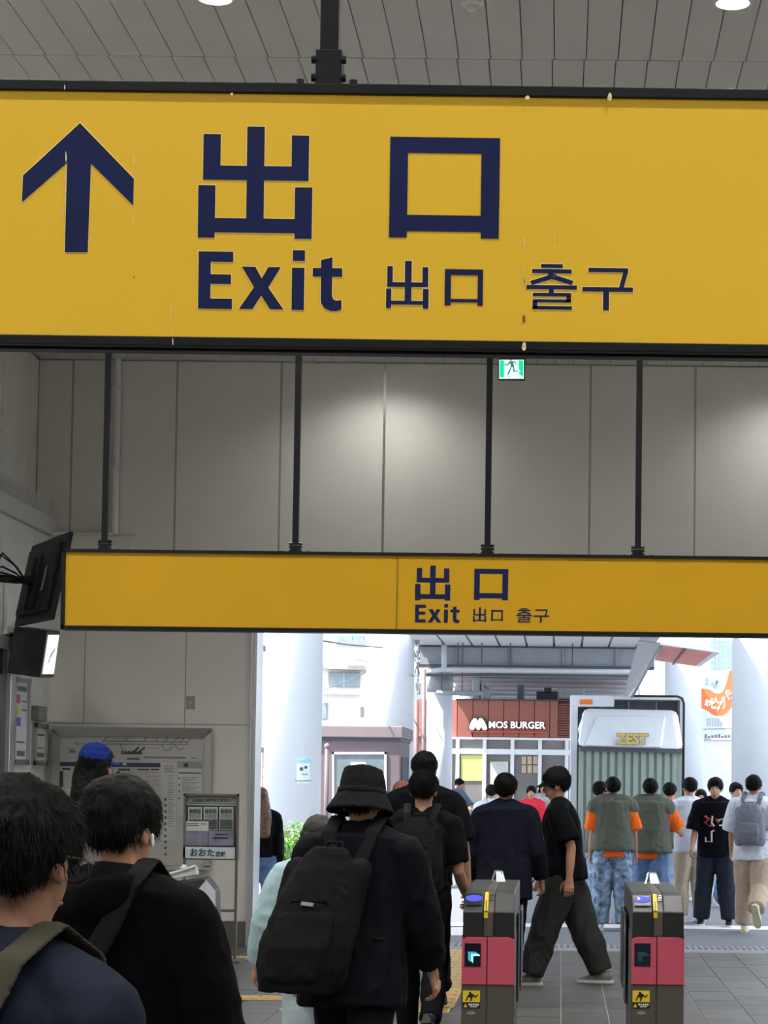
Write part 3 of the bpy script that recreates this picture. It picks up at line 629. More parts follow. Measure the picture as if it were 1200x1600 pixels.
def gate(px0, px1, label, lit):
    x0, x1 = xat(px0, YG, 1500), xat(px1, YG, 1500); wd = x1 - x0; xm = x0 + wd * .48; g_ = empty('ticket_gate', ((x0 + x1) / 2, YG, 0)); tag(g_, label, 'ticket gate', 'ticket gates in the exit row')
    zb = lambda py: zat(py, YG, (px0 + px1) / 2)
    Lg = 1.7
    zpk1, zpk0, zsh, ztop = zb(1464), zb(1538.5), zb(1425), .930
    # lower body
    B((x0, YG + .004, .0), (x1, YG + Lg * .55, zpk0)).build('lower_body', m_ggrey, g_, bevel=.006)
    B((x0 + .004, YG + Lg * .55, .22), (x1 - .004, YG + Lg, zpk1 + .1)).build('rear_body', m_gblack, g_, bevel=.01)
    B((x0 + .03, YG + Lg * .55, 0), (x1 - .03, YG + Lg - .05, .22)).build('plinth', m_ggrey, g_)
    for a, b in ((x0, xm - .003), (xm + .003, x1)):
        B((a + .003, YG - .004, 0.004), (b - .003, YG + .004, zpk0 - .003)).build('lower_door', m_ggrey, g_, bevel=.002)
        ch = .018
        pl = [(a, YG, zpk0), (b, YG, zpk0), (b, YG, zpk1 - (ch if b == x1 else 0)), (b - (ch * 1.6 if b == x1 else 0), YG, zpk1), (a + (ch * 1.6 if a == x0 else 0), YG, zpk1), (a, YG, zpk1 - (ch if a == x0 else 0))]
        MB().prism([np.array(p) + (0, -.012, 0) for p in pl], (0, .016, 0)).build('pink_panel', m_pink, g_, bevel=.003)
    B((x0 + .001, YG + .004, zpk0), (x1 - .001, YG + Lg * .55, zpk1 + .01)).build('mid_body', m_ggrey, g_)
    # hood: side profile with a chamfered nose
    def hood(a, b, set_, m_, nm):
        prof = [(set_, zpk1 + .001), (set_, zsh), (set_ + .16, ztop + .015), (.34, ztop + .03), (Lg, ztop + .03), (Lg, zpk1 + .001)]
        MB().prism([(a, YG + y, z) for y, z in prof], (b - a, 0, 0)).build(nm, m_, g_, bevel=.008)
    xa_, xb_ = x0 + wd * .40, x0 + wd * .60
    hood(x0 + .004, xa_ - .001, -.008, m_hood, 'hood'); hood(xb_ + .001, x1 - .004, -.008, m_hood, 'hood'); hood(xa_, xb_, -.004, m_ggrey, 'centre_strip')
    for a, b in ((x0 + .005, xa_ - .002), (xb_ + .002, x1 - .005)):
        B((a, YG - .0112, zpk1 + .003), (b, YG - .0085, zsh - .004)).build('black_front', m_gblack, g_)
    # slope plane helper on the nose
    sl = lambda x, t, off: np.array((x, YG - .008 + .168 * t - off * .62, zsh + (ztop + .015 - zsh) * t + off * .78))
    MB().prism([sl(x0 + .02, .30, .003), sl(xa_ - .012, .30, .003), sl(xa_ - .012, .92, .003), sl(x0 + .02, .92, .003)], (0, -.004, .005)).build('reader_plate', m_gblack, g_)
    cxr, rr = (x0 + .004 + xa_) / 2, (xa_ - x0) * .40
    MB().prism([sl(cxr + rr * math.cos(q * math.pi / 12), .66 + .17 * math.sin(q * math.pi / 12), .009) for q in range(24)], (0, -.002, .0025)).build('card_reader', m_blue, g_)
    if not lit:
        MB().prism([sl(cxr - rr * .4 + .007 * math.cos(q * math.pi / 6), .7 + .06 * math.sin(q * math.pi / 6), .0125) for q in range(12)], (0, -.001, .0012)).build('ready_light', M('ready_light', (1, .8, .7), .3, emis=(1, .7, .6), estr=3), g_)
    # yellow caution tape running over the nose
    tx0, tx1 = xa_ + .003, xa_ + wd * .085
    B((tx0, YG - .010, zsh - .035), (tx1, YG - .0045, zsh - .001)).build('caution_tape', m_yel, g_)
    MB().prism([sl(tx0, 0, .008), sl(tx1, 0, .008), sl(tx1, 1, .008), sl(tx0, 1, .008)], (0, -.002, .0025)).build('caution_tape', m_yel, g_)
    for q in range(5): MB().prism([sl(tx0 + .008, .02 + q * .11, .0112), sl(tx1 - .008, .02 + q * .11, .0112), sl(tx1 - .008, .09 + q * .11, .0112), sl(tx0 + .008, .09 + q * .11, .0112)], (0, -.0008, .001)).build('tape_mark', m_gblack, g_)
    for q in range(3): MB().prism([sl(tx1 + .006, .62 + q * .13, .004), sl(xb_ - .006, .62 + q * .13, .004), sl(xb_ - .006, .70 + q * .13, .004), sl(tx1 + .006, .70 + q * .13, .004)], (0, -.003, .0035)).build('chrome_bar', m_chr, g_)
    # screen
    sx0, sx1, sz0, sz1 = x0 + wd * .055, x0 + wd * .36, zb(1510), zb(1474)
    B((sx0, YG - .0155, sz0), (sx1, YG - .0125, sz1)).build('screen', m_scr, g_)
    sc = lambda u, v: np.array((sx0 + (sx1 - sx0) * u, YG - .0162, sz1 + (sz0 - sz1) * v))
    for q, (m_, dx, dy) in enumerate(((m_cy2, .0, .0), (m_cy2, .08, .04), (m_cy, .2, .10))):
        mm = m_ if lit else m_dim
        MB().prism([sc(.2 + dx, .36 + dy), sc(.68 + dx, .36 + dy), sc(.76 + dx, .44 + dy), sc(.38 + dx, .44 + dy), sc(.33 + dx, .5 + dy), sc(.33 + dx, .8 + dy * .6), sc(.22 + dx, .7 + dy * .6)], (0, -.0006 * (q + 1), 0)).build('arrow_chevron', mm, g_)
    # warning sticker
    wx0, wx1, wz1, wzm, wz0 = x0 + wd * .03, x0 + wd * .355, zb(1548), zb(1566), zb(1575.5)
    B((wx0, YG - .0065, wzm), (wx1, YG - .0045, wz1)).build('sticker_yellow', m_yel, g_); B((wx0, YG - .0065, wz0), (wx1, YG - .0045, wzm)).build('sticker_black', m_gblack, g_)
    wc = lambda u, v: np.array((wx0 + (wx1 - wx0) * u, YG - .0067, wz1 + (wzm - wz1) * v))
    fg = MB()
    for pl in ([(.36, .12), (.44, .08), (.5, .18), (.44, .28), (.36, .26)], [(.34, .3), (.5, .22), (.66, .34), (.72, .5), (.84, .3), (.9, .36), (.74, .66), (.64, .5), (.58, .58), (.5, .92), (.42, .92), (.46, .62), (.32, .6), (.24, .9), (.16, .86), (.26, .5)]):
        fg.prism([wc(*q) for q in pl], (0, -.001, 0))
    fg.build('falling_figure', m_gblack, g_)
    wb_ = lambda u, v: np.array((wx0 + (wx1 - wx0) * u, YG - .0067, wzm + (wz0 - wzm) * v))
    MB().prism([wb_(.05, .85), wb_(.27, .85), wb_(.16, .2)], (0, -.001, 0)).build('caution_triangle', m_yel, g_)
    tx_ = MB()
    for q in range(5): tx_.prism([wb_(.34 + q * .125, .25), wb_(.43 + q * .125, .25), wb_(.43 + q * .125, .55), wb_(.34 + q * .125, .55)], (0, -.001, 0))
    tx_.prism([wb_(.44, .68), wb_(.84, .68), wb_(.84, .82), wb_(.44, .82)], (0, -.001, 0)); tx_.build('sticker_text', m_white, g_)
    ozc = zb(1583); MB().prism([((x0 + wd * .19) + .026 * math.cos(q * math.pi / 8), YG - .0045, ozc + .010 * math.sin(q * math.pi / 8)) for q in range(16)], (0, -.003, 0)).build('oval_slot', M('slot_grey', S(120, 118, 112), .4), g_)
    # flap door and side sensors
    fx = x1 if px0 < 850 else x0 - .022
    B((fx, YG + 1.05, .30), (fx + .022, YG + 1.62, .80)).build('flap_door', m_gblack, g_, bevel=.012)
    B((fx + .004, YG + .62, .25), (fx + .012, YG + 1.02, .80)).build('side_panel', M('smoked_panel', S(40, 42, 46), .2), g_)
    B((x1 - .006, YG + .5, zpk1 + .08), (x1 - .001, YG + 1.6, zpk1 + .1)).build('side_strip', m_chr, g_)
    # chrome card stand on the far end of the top
    zt = ztop + .03; xs_ = x0 + wd * .55
    for dx in (-.07, .07): MB().tube([(xs_ + dx * .6, YG + 1.28, zt), (xs_ + dx * .3, YG + 1.35, zt + .07)], [.006, .006], seg=8).build('stand_rod', m_chr, g_)
    MB().tube([(xs_ - .022, YG + 1.35, zt + .07), (xs_ + .022, YG + 1.35, zt + .07)], [.007, .007], side=(0, 0, 1), seg=8).build('stand_rod', m_chr, g_)
    MB().prism([(xs_ - .01, YG + 1.27, zt + .005), (xs_ + .05, YG + 1.27, zt + .005), (xs_ + .03, YG + 1.34, zt + .065), (xs_ - .015, YG + 1.34, zt + .065)], (0, .004, .004)).build('clear_card', M('clear_card', S(205, 214, 220), .15), g_)
gate(721.5, 804, 'pink fronted ticket gate with lit cyan arrow, left of the passage', True)
gate(986.5, 1069, 'pink fronted ticket gate with dark unlit arrow, right of the passage', False)
# ================================================================== the street outside
m_road = M('asphalt', S(112, 114, 121), .8, var=.1, scale=14, bump=.3, bscale=200)
m_col = M('column_paint', S(214, 219, 226), .5, var=.03, scale=1.5)
m_conc = M('concrete', S(176, 178, 182), .75, var=.08, scale=3)
m_grey = M('grey_paint', S(140, 144, 148), .5, var=.1); m_dgrey = M('dark_grey_paint', S(70, 74, 78), .5, var=.1)
road = B((-40, YB - .05, -.4), (40, 130, -.02)).build('road', m_road); tag(road, kind='structure')
sill = B((OX0, YB - .05, -.3), (OX1, YB + .36, -.005)).build('trim_4', M('sill_stone', S(130, 130, 132), .7)); tag(sill, kind='structure')
dr = empty('drain_cover', (0, 21.9, -.02)); tag(dr, 'long slotted steel drain cover across the exit threshold', 'drain')
B((-3.5, 21.5, -.02), (4, 22.0, -.008)).build('drain_plate', m_grey, dr)
db = MB()
for k in range(120): db.box((-3.45 + k * .062, 21.56, -.008), (-3.42 + k * .062, 21.94, -.002))
o = db.build('grating', M('drain_dark', S(100, 102, 106), .6), dr); o['kind'] = 'stuff'
rl = B((-3.0, 24.75, -.02), (9, 25.35, -.0195)).build('road_line', M('road_line_white', S(228, 220, 220), .7, var=.06)); tag(rl, 'wide pale painted line along the street edge', 'road marking')

def column(px0, px1, Y, h_, label, band=None):
    x0, x1 = xat(px0, Y, 1100), xat(px1, Y, 1100); r = (x1 - x0) / 2; cx = (x0 + x1) / 2
    t = empty('viaduct_column', (cx, Y + r, -.02)); tag(t, label, 'column', 'round columns carrying the viaduct')
    MB().cyl((cx, Y + r, -.02), (cx, Y + r, h_), r, 40).build('shaft', m_col, t, smooth=True)
    MB().cyl((cx, Y + r, -.02), (cx, Y + r, .10), r * 1.12, 40).build('base_ring', m_conc, t, smooth=True)
    MB().box((cx - r * 1.3, Y - r * .2, h_ - .01), (cx + r * 1.3, Y + r * 2.2, h_ + .35)).build('capital', m_conc, t, bevel=.03)
    if band: MB().cyl((cx, Y + r, band[0]), (cx, Y + r, band[1]), r * 1.04, 40).build('steel_collar', m_grey, t, smooth=True)
    return t, cx, Y, r
c1, c1x, c1y, c1r = column(409, 498.5, 32.0, 8.5, 'thick white round column just outside the exit, behind the planter')
column(571, 644, 46.0, 8.5, 'thick white round column rising behind the brown kiosk')
column(666, 706, 48.2, 4.2, 'slim white round column with pipes left of the burger shop', (zat(1083, 48.2), zat(1056, 48.2)))
column(1040, 1102, 47.0, 8.5, 'white round column behind the parked truck')
column(1147, 1235, 33.0, 8.5, 'thick white round column at the right edge of the view')
# stickers on the first column
stt = empty('column_sticker', at(466, 1235, c1y)); tag(stt, 'small pale blue flyer with dark spots stuck on the nearest column', 'sticker')
def onc(px, py, off):   # wrap onto the column surface
    x = at(px, py, c1y + .1)[0]; z = at(px, py, c1y + .1)[2]; dx = max(-.99, min(.99, (x - c1x) / c1r)); a = math.asin(dx)
    return np.array((c1x + (c1r + off) * math.sin(a), c1y + c1r - (c1r + off) * math.cos(a), z))
def wrapped(name, a, b, c, d, m_, off):
    mb = MB(); n = 6
    for k in range(n):
        u0, u1 = a + (c - a) * k / n, a + (c - a) * (k + 1) / n
        mb.hexa([onc(u0, d, off), onc(u1, d, off), onc(u1, d, .001), onc(u0, d, .001), onc(u0, b, off), onc(u1, b, off), onc(u1, b, .001), onc(u0, b, .001)])
    mb.build(name, m_, stt)
m_st = M('sticker_pale', S(210, 226, 236), .5)
wrapped('flyer', 465, 1187, 484, 1224, m_st, .004); wrapped('flyer_top', 465, 1187, 485, 1192, M('sticker_aqua', S(140, 200, 220), .5), .006)
wrapped('dark_spot', 469, 1199, 474, 1204, m_dgrey, .006); wrapped('dark_spot', 476, 1197, 480, 1201, m_dgrey, .006); wrapped('grey_stroke', 472, 1209, 481, 1211, m_grey, .006)
wrapped('grey_stroke', 462, 1219, 485, 1221, m_grey, .0065)

# grey down-pipe post and red lattice fence beyond the left jamb
dp = empty('grey_service_post', (xat(403, 23.5), 23.5, -.02)); tag(dp, 'tall grey service post just outside the left door jamb', 'post')
x = xat(402, 23.5, 1100); B((x - .09, 23.4, -.02), (x + .045, 23.6, 6.5)).build('post', M('post_bluegrey', S(170, 178, 190), .5), dp, bevel=.02)
for z in (1.9, 3.0, 3.4): B((x - .10, 23.38, z), (x + .065, 23.62, z + .06)).build('clamp', m_grey, dp)
rf = empty('red_lattice', (xat(417, 36), 36, -.02)); tag(rf, 'red lattice fence panel between the service post and nearest column', 'fence')
x0, x1 = xat(410, 36, 1230), xat(422, 36, 1230); m_red = M('red_paint', S(205, 120, 120), .6)
for k in range(3): B((x0 + (x1 - x0) * k / 2 - .012, 35.98, -.02), (x0 + (x1 - x0) * k / 2 + .012, 36.02, zat(1175, 36, 417))).build('upright', m_red, rf)
for k in range(12): B((x0, 35.985, .15 + k * .165), (x1, 36.01, .17 + k * .165)).build('rung', m_red, rf)

# planter with hedge
yp = 28.0
pl = empty('planter', (xat(440, yp), yp + .4, -.02)); tag(pl, 'white walled planter below the nearest column', 'planter')
B((xat(385, yp), yp, -.02), (xat(520, yp), yp + .22, zat(1366, yp))).build('planter_wall', M('planter_white', S(216, 220, 228), .7), pl, bevel=.02)
B((xat(385, yp), yp + .22, -.02), (xat(520, yp), yp + 1.6, zat(1366, yp) - .05)).build('soil', M('soil', S(120, 108, 92), .9, var=.3), pl)
hg = empty('hedge', (xat(445, yp), yp + .6, zat(1366, yp) - .05)); tag(hg, 'leafy green shrub hedge growing in the white planter', 'shrub')
lv = MB(); zb0 = zat(1366, yp) - .05; hgt = zat(1288, yp) - zb0
rng = random.Random(3)
for k in range(2600):
    x = rng.uniform(xat(392, yp), xat(512, yp)); y = yp + rng.uniform(.15, 1.3); top = hgt * (.82 + .18 * math.sin(x * 5 + y * 3))
    z = zb0 + top * (rng.random() ** .5); s_ = rng.uniform(.035, .075); a = rng.uniform(0, 6.28); tl_ = rng.uniform(-.5, .7)
    d = np.array((math.cos(a) * math.cos(tl_), math.sin(a) * math.cos(tl_), math.sin(tl_))); q = _n(np.cross(d, (0, 0, 1.0))) * s_ * .38
    p = np.array((x, y, z)); up = np.array((0, 0, s_ * .12))
    lv.add([p, p + d * s_ * .5 + q + up, p + d * s_, p + d * s_ * .5 - q + up], [(0, 1, 2), (0, 2, 3)])
o = lv.build('leaves', M('hedge_leaf', S(112, 168, 72), .5, var=.45, scale=4), hg); o['kind'] = 'stuff'
sm = MB()
for k in range(26):
    x = rng.uniform(xat(400, yp), xat(505, yp)); y = yp + rng.uniform(.3, 1.1); sm.tube([(x, y, zb0), (x + rng.uniform(-.1, .1), y, zb0 + hgt * .8)], [.012, .005], seg=5)
sm.build('stems', M('stem_brown', S(90, 74, 52), .8), hg)

# kiosk
yk = 40.0
kx0, kx1, kx2 = xat(480, yk, 1200), xat(624, yk, 1200), xat(645, yk, 1200); kz = zat(1134, yk, 560)
kk = empty('kiosk', ((kx0 + kx1) / 2, yk + .8, -.02)); tag(kk, 'small mauve brown kiosk building with framed window', 'kiosk')
m_k = M('kiosk_mauve', S(108, 95, 99), .6, var=.04); m_k2 = M('kiosk_fascia', S(128, 115, 118), .6, var=.04)  # paler fascia, darker body: light and shade put into the colours
MB().box((kx0, yk, -.02), (kx1, yk + 2.6, kz - .26)).build('body', m_k, kk)
MB().box((kx0 - .05, yk - .10, kz - .22), (kx1 + .06, yk + 2.7, kz)).build('fascia', m_k2, kk, bevel=.02)
MB().box((kx0 - .02, yk - .04, kz - .27), (kx1 + .02, yk + 2.62, kz - .22)).build('dark_strip', m_dgrey, kk)  # dark grey strip between body and fascia
for a in ((519, 1175, 604, 1178.5), (519, 1175, 522, 1300), (600.5, 1175, 604, 1300), (519, 1297, 604, 1300)):
    quadbox('window_frame', [(a[0], a[1]), (a[2], a[1]), (a[2], a[3]), (a[0], a[3])], yk - .04, .05, m_white, kk)
quadbox('pane', [(521, 1177), (602, 1177), (602, 1299), (521, 1299)], yk - .012, .01, M('kiosk_glass', S(110, 122, 126), .15, var=.25, scale=3), kk)
quadbox('notice', [(548, 1191), (572, 1191), (572, 1200), (548, 1200)], yk - .022, .008, m_white, kk)
B((kx1, yk + .5, .9), (kx1 + .02, yk + 1.9, 2.05)).build('side_window', M('kiosk_side_glass', S(90, 100, 108), .2), kk)
for y in (yk + .5, yk + .95, yk + 1.4, yk + 1.88): B((kx1 + .02, y, .9), (kx1 + .04, y + .04, 2.05)).build('side_mullion', m_grey, kk)
po = empty('bollard_post', (xat(510, 38.5), 38.5, -.02)); tag(po, 'mauve round topped post standing in front of the kiosk', 'post')
x = xat(510, 38.5, 1230); MB().cyl((x, 38.5, -.02), (x, 38.5, zat(1168, 38.5, 510)), .04, 16).build('shaft', m_k, po, smooth=True)
MB().ell((x, 38.5, zat(1166, 38.5, 510)), (.055, .055, .055)).build('cap', m_k2, po, smooth=True)

# white house behind
yh = 62.0
hs = empty('white_house', (xat(540, yh), yh + 3, -.02)); tag(hs, 'white rendered house with balcony and windows behind the kiosk', 'building')
m_h = M('house_render', S(232, 232, 230), .7, var=.03); m_hg = M('house_glass', S(130, 150, 160), .15, var=.2); m_ht = M('house_trim', S(168, 164, 158), .6)
B((xat(430, yh), yh, -.02), (xat(640, yh), yh + 6, 9)).build('wall', m_h, hs)
def hwin(a, b, c, d, mul=True):
    o = quadbox('window', [(a, b), (c, b), (c, d), (a, d)], yh - .08, .09, m_ht, hs)
    quadbox('pane', [(a + 1.5, b + 1.5), (c - 1.5, b + 1.5), (c - 1.5, d - 1.5), (a + 1.5, d - 1.5)], yh - .1, .02, m_hg, o)
    if mul: quadbox('mullion', [((a + c) / 2 - .5, b + 1), ((a + c) / 2 + .5, b + 1), ((a + c) / 2 + .5, d - 1), ((a + c) / 2 - .5, d - 1)], yh - .12, .02, m_white, o)
hwin(513, 1050, 562, 1074); hwin(502, 1098, 511.5, 1124, False); hwin(563, 1104, 568, 1120, False); hwin(528, 992, 570, 1010)
quadbox('eave', [(497, 1037), (570, 1040), (570, 1047), (497, 1044)], yh - .5, .5, m_ht, hs)
quadbox('ledge', [(497, 1080), (563, 1081), (563, 1085), (497, 1084)], yh - .3, .3, m_h, hs)
quadbox('balcony_rail', [(526, 1000), (572, 1000), (572, 1011), (526, 1011)], yh - .7, .06, m_grey, hs)
for i, (a, b, c) in enumerate((((497, 1080), (545, 1065), (570, 1050)), ((556, 1030), (600, 1040), (652, 1058)), ((497, 1000), (540, 1007), (600, 1012)))):
    t = empty('overhead_cable', at(*a, 44)); tag(t, ['dark overhead cable sagging across the white house', 'dark overhead cable crossing the column behind the kiosk', 'dark overhead cable running past the balcony'][i], 'cable')
    MB().tube([at(*q, yy) for q, yy in zip((a, b, c), ((61.9, 54, 46.2), (61.9, 54, 45.2), (32.6, 40, 46.3))[i])], [.016] * 3, seg=6).build('wire', m_dgrey, t)

# ------------------------------------------------------------------ viaduct deck
zs = zat(1011, 47.6, 820); ybm = 47.6; vx0 = xat(646, 46, 1000); VX1 = xat(1028, 46, 1000)
vd = MB().box((vx0, 21.46, zs + .08), (VX1, 120, zs + .5)).build('viaduct_deck', m_conc); tag(vd, kind='structure')  # near stretch is out of view, added to shade the street
pwv = xat(860, 46, 1000) - xat(816, 46, 1000)
nv = 0
spn = None
for k in range(18):
    x = vx0 + .02 + k * pwv
    if x + pwv > VX1 + .05: break
    for r in range(3):
        y = 38.0 + r * 3.2
        if spn is None:
            spn = B((0, 0, 0), (pwv - .05, 3.12, .06)).build('soffit_panel', M('soffit_white', S(206, 206, 206), .6, var=.04), vd); spn.location = (x, y, zs + .015)
        else: share(spn, 'soffit_panel', (x, y, zs + .015), vd)
bm = empty('viaduct_beam', (vx0 + 2.5, ybm, zs)); bm['label'] = 'grey cross beam under the viaduct with pipes below'; bm['category'] = 'beam'
B((vx0, ybm + .02, zat(1041, ybm, 820)), (VX1, ybm + .5, zs + .06)).build('web', M('beam_bluegrey', S(150, 154, 162), .6, var=.06), bm)
B((vx0, ybm - .1, zat(1043, ybm, 820)), (VX1, ybm + .6, zat(1040, ybm, 820))).build('flange', m_dgrey, bm)
B((vx0, ybm - .05, zs - .02), (VX1, ybm + .1, zs + .015)).build('top_strip', m_dgrey, bm)
for px in (714, 797, 880, 963): B((xat(px, ybm, 1025) - .02, ybm - .04, zat(1041, ybm, 820)), (xat(px, ybm, 1025) + .02, ybm + .02, zs)).build('stiffener', m_grey, bm)
for i, yy in enumerate((52, 55, 58, 61, 64, 67, 71)):
    t = empty('rear_girder', (-.5, yy, zs - .3)); tag(t, '%s pale girder under the viaduct roof behind the shop' % ['first', 'second', 'third', 'fourth', 'fifth', 'sixth', 'rearmost'][i], 'girder', 'girders under the rear viaduct')
    B((vx0, yy, zs - .28), (VX1, yy + .35, zs + .08)).build('web', m_conc, t); B((vx0, yy - .1, zs - .32), (VX1, yy + .45, zs - .28)).build('flange', m_grey, t)
yq = 46.4
def pipe(label, pts, r, m_=m_grey, nm='service_pipe', hang=()):
    t = empty(nm, at(*pts[0], yq)); tag(t, label, 'pipe')
    MB().tube([at(x, y, yq) for x, y in pts], [r] * len(pts), side=(0, .3, 1), seg=10).build('pipe', m_, t, smooth=True)
    for px in hang:
        a = at(px, pts[0][1], yq); B((a[0] - .012, yq - .012, a[2]), (a[0] + .012, yq + .012, zs + .01)).build('hanger', m_dgrey, t)
pipe('pale horizontal service pipe slung under the viaduct beam', [(664, 1050), (690, 1046.5), (1000, 1050)], .055, M('pipe_pale', S(188, 192, 196), .5), hang=(715, 797, 894))
pipe('dark horizontal cable pipe below the pale service pipe', [(664, 1055), (760, 1054), (1000, 1057)], .028, m_dgrey)
pipe('grey branch pipe running from the slim column to the shop roof', [(682, 1082), (700, 1083), (755, 1083)], .05, hang=(690, 722, 752))
pipe('short pale drain pipe dropping from the viaduct soffit', [(694, 1008), (694, 1047)], .06, M('pipe_pale', S(188, 192, 196), .5))
yq = 45.0
pipe('grey vertical drain pipe standing left of the slim column', [(662.5, 1046), (661, 1340.5)], .045, M('pipe_brownish', S(124, 112, 112), .5))
pipe('thin brown vertical pipe beside the grey drain pipe', [(651, 1095), (649.5, 1340.5)], .05, M('pipe_brown', S(122, 96, 96), .5))
t = empty('cable_bundle', at(652, 1040, 45.2)); tag(t, 'coiled grey cable bundle hanging at the viaduct corner', 'cable')
cbm = MB(); rng = random.Random(5)
for k in range(7):
    x = 650 + rng.uniform(-1, 5); cbm.tube([at(x + rng.uniform(-3, 3) * (q > 0), 1000 + q * 17, 45.2 + rng.uniform(-.1, .1)) for q in range(6)], [.014] * 6, seg=5)
cbm.build('cables', m_grey, t)

# ------------------------------------------------------------------ burger shop
ym = 54.0
sh = empty('burger_shop', (xat(800, ym), ym + 3, -.02)); tag(sh, 'brick red burger shop front with white lit lettering under the viaduct', 'shop')
m_sr = M('shop_red', S(152, 92, 78), .55, var=.05); m_srd = M('shop_red_dark', S(120, 72, 62), .55); m_sw = M('shop_white', S(222, 226, 232), .5)
Z = lambda py: zat(py, ym, 800)
X = lambda px: xat(px, ym, 1120)
B((X(650), ym + .25, -.02), (X(1060), ym + 6, Z(1094))).build('building_body', M('shop_body', S(140, 90, 80), .6), sh)
xsx = [714.5, 739, 763, 787, 811, 835, 859, 872]
for a, b in zip(xsx[:-1], xsx[1:]): B((X(a) + .008, ym, Z(1152)), (X(b) - .008, ym + .24, Z(1094.5))).build('fascia_panel', m_sr, sh, bevel=.006)
for k in range(14): B((X(872), ym + .02, Z(1152) + k * .062), (X(1060), ym + .2, Z(1152) + k * .062 + .045)).build('louvre_slat', m_srd, sh)
B((X(650), ym + .12, Z(1152)), (X(713.5), ym + .3, Z(1095))).build('side_fascia', M('shop_side_red', S(176, 110, 104), .6), sh)
B((X(712), ym - .06, Z(1094.5)), (X(1060), ym + .3, Z(1092.5))).build('coping', m_dgrey, sh)
B((X(702), ym - .02, Z(1156)), (X(1060), ym + .2, Z(1152.5))).build('head_rail', m_sw, sh)
B((X(702), ym - .02, Z(1179)), (X(1060), ym + .2, Z(1170.5))).build('transom', m_sw, sh)
mul = [704, 715.5, 757.5, 801, 844, 886, 930, 974, 1018]
m_gl = M('shop_glass', S(122, 118, 116), .12, var=.25, scale=1.2)
for i, px in enumerate(mul): B((X(px) - .04, ym - .03, -.02), (X(px) + .05, ym + .2, Z(1156))).build('mullion', m_sw, sh)
for a, b in zip(mul[:-1], mul[1:]):
    B((X(a) + .05, ym + .05, Z(1170.5)), (X(b) - .04, ym + .08, Z(1156))).build('transom_pane', m_gl, sh)
    B((X(a) + .05, ym + .05, -.02), (X(b) - .04, ym + .08, Z(1179))).build('window_pane', m_gl, sh)
quadbox('window_poster', [(720.5, 1180), (756, 1180), (756, 1220), (720.5, 1220)], ym + .02, .02, M('poster_lime', S(206, 210, 120), .6, var=.15, scale=2), sh)
quadbox('window_poster', [(766, 1190), (794, 1190), (794, 1235), (766, 1235)], ym + .02, .02, M('poster_pale', S(196, 196, 190), .6, var=.1), sh)
for i in range(3):
    for j in range(2): quadbox('window_poster', [(815 + i * 9, 1182 + j * 14), (822 + i * 9, 1182 + j * 14), (822 + i * 9, 1194 + j * 14), (815 + i * 9, 1194 + j * 14)], ym + .02, .02, M('poster_tan', S(186, 166, 140), .6, var=.1), sh)
m_lw = M('letter_white_lit', (1, 1, 1), .4, emis=(1, 1, .96), estr=.9); m_out = M('letter_outline', S(52, 60, 44), .6)
m_orange = M('strip_red', S(206, 74, 58), .5)
quadbox('red_strip', [(733.5, 1142), (853, 1143.2), (853, 1145.4), (733.5, 1144.2)], ym - .08, .07, m_orange, sh)
# emblem: three rounded peaks
mb = MB(); mo = MB()
outl = [(733.5,1138),(734,1133),(737,1126),(740.5,1122),(744,1122.5),(746.5,1127),(749,1122.5),(752.5,1122),(756,1126),(759.5,1133),(761,1138),(759.5,1140.5),(755.5,1141),(753,1138),(752,1133.5),(750.5,1138),(748.5,1140.5),(745.5,1140.3),(744,1138),(743,1133.5),(741.5,1138),(739,1140.8),(735.5,1140.5)]
cxm, cym = 747.2, 1131.5
mb.prism([at(x, y, ym - .10) for x, y in outl], (0, .03, 0)); mb.build('emblem', m_lw, sh)
mo.prism([at(cxm + (x - cxm) * 1.1, cym + (y - cym) * 1.14, ym - .065) for x, y in ((733,1139),(734,1131),(739,1122),(744,1121.5),(750,1121.5),(756,1122.5),(760,1131),(761.5,1139),(758,1141.5),(737,1141.5))], (0, .03, 0)); mo.build('emblem_outline', m_out, sh)
text('shop_lettering', 'MOS BURGER', .30, m_lw, sh, facecam(at(808, 1132.8, ym - .10)), .006, .012, fit=1.40)
text('lettering_outline', 'MOS BURGER', .30, m_out, sh, facecam(at(808.3, 1133.0, ym - .06)), .016, .010, fit=1.43)
def roofbox(a, b, c, d, m_, nm):
    B(at(a, d, ym + .4), at(c, b, ym + 1.4)).build(nm, m_, sh, bevel=.02)
roofbox(808, 1073, 820, 1093, m_dgrey, 'roof_unit'); roofbox(838, 1083, 872, 1093, M('black_rubber', S(26, 28, 30), .6), 'roof_unit'); roofbox(850, 1077, 862, 1084, M('black_rubber', S(26, 28, 30), .6), 'roof_unit'); roofbox(873, 1078, 912, 1092, m_grey, 'roof_unit'); roofbox(738, 1064, 752, 1092, m_grey, 'roof_unit')
for k in range(7): roofbox(754 + k * 1.5, 1070 + (k * 7) % 12, 758 + k * 1.5, 1092, m_grey, 'roof_pipe')

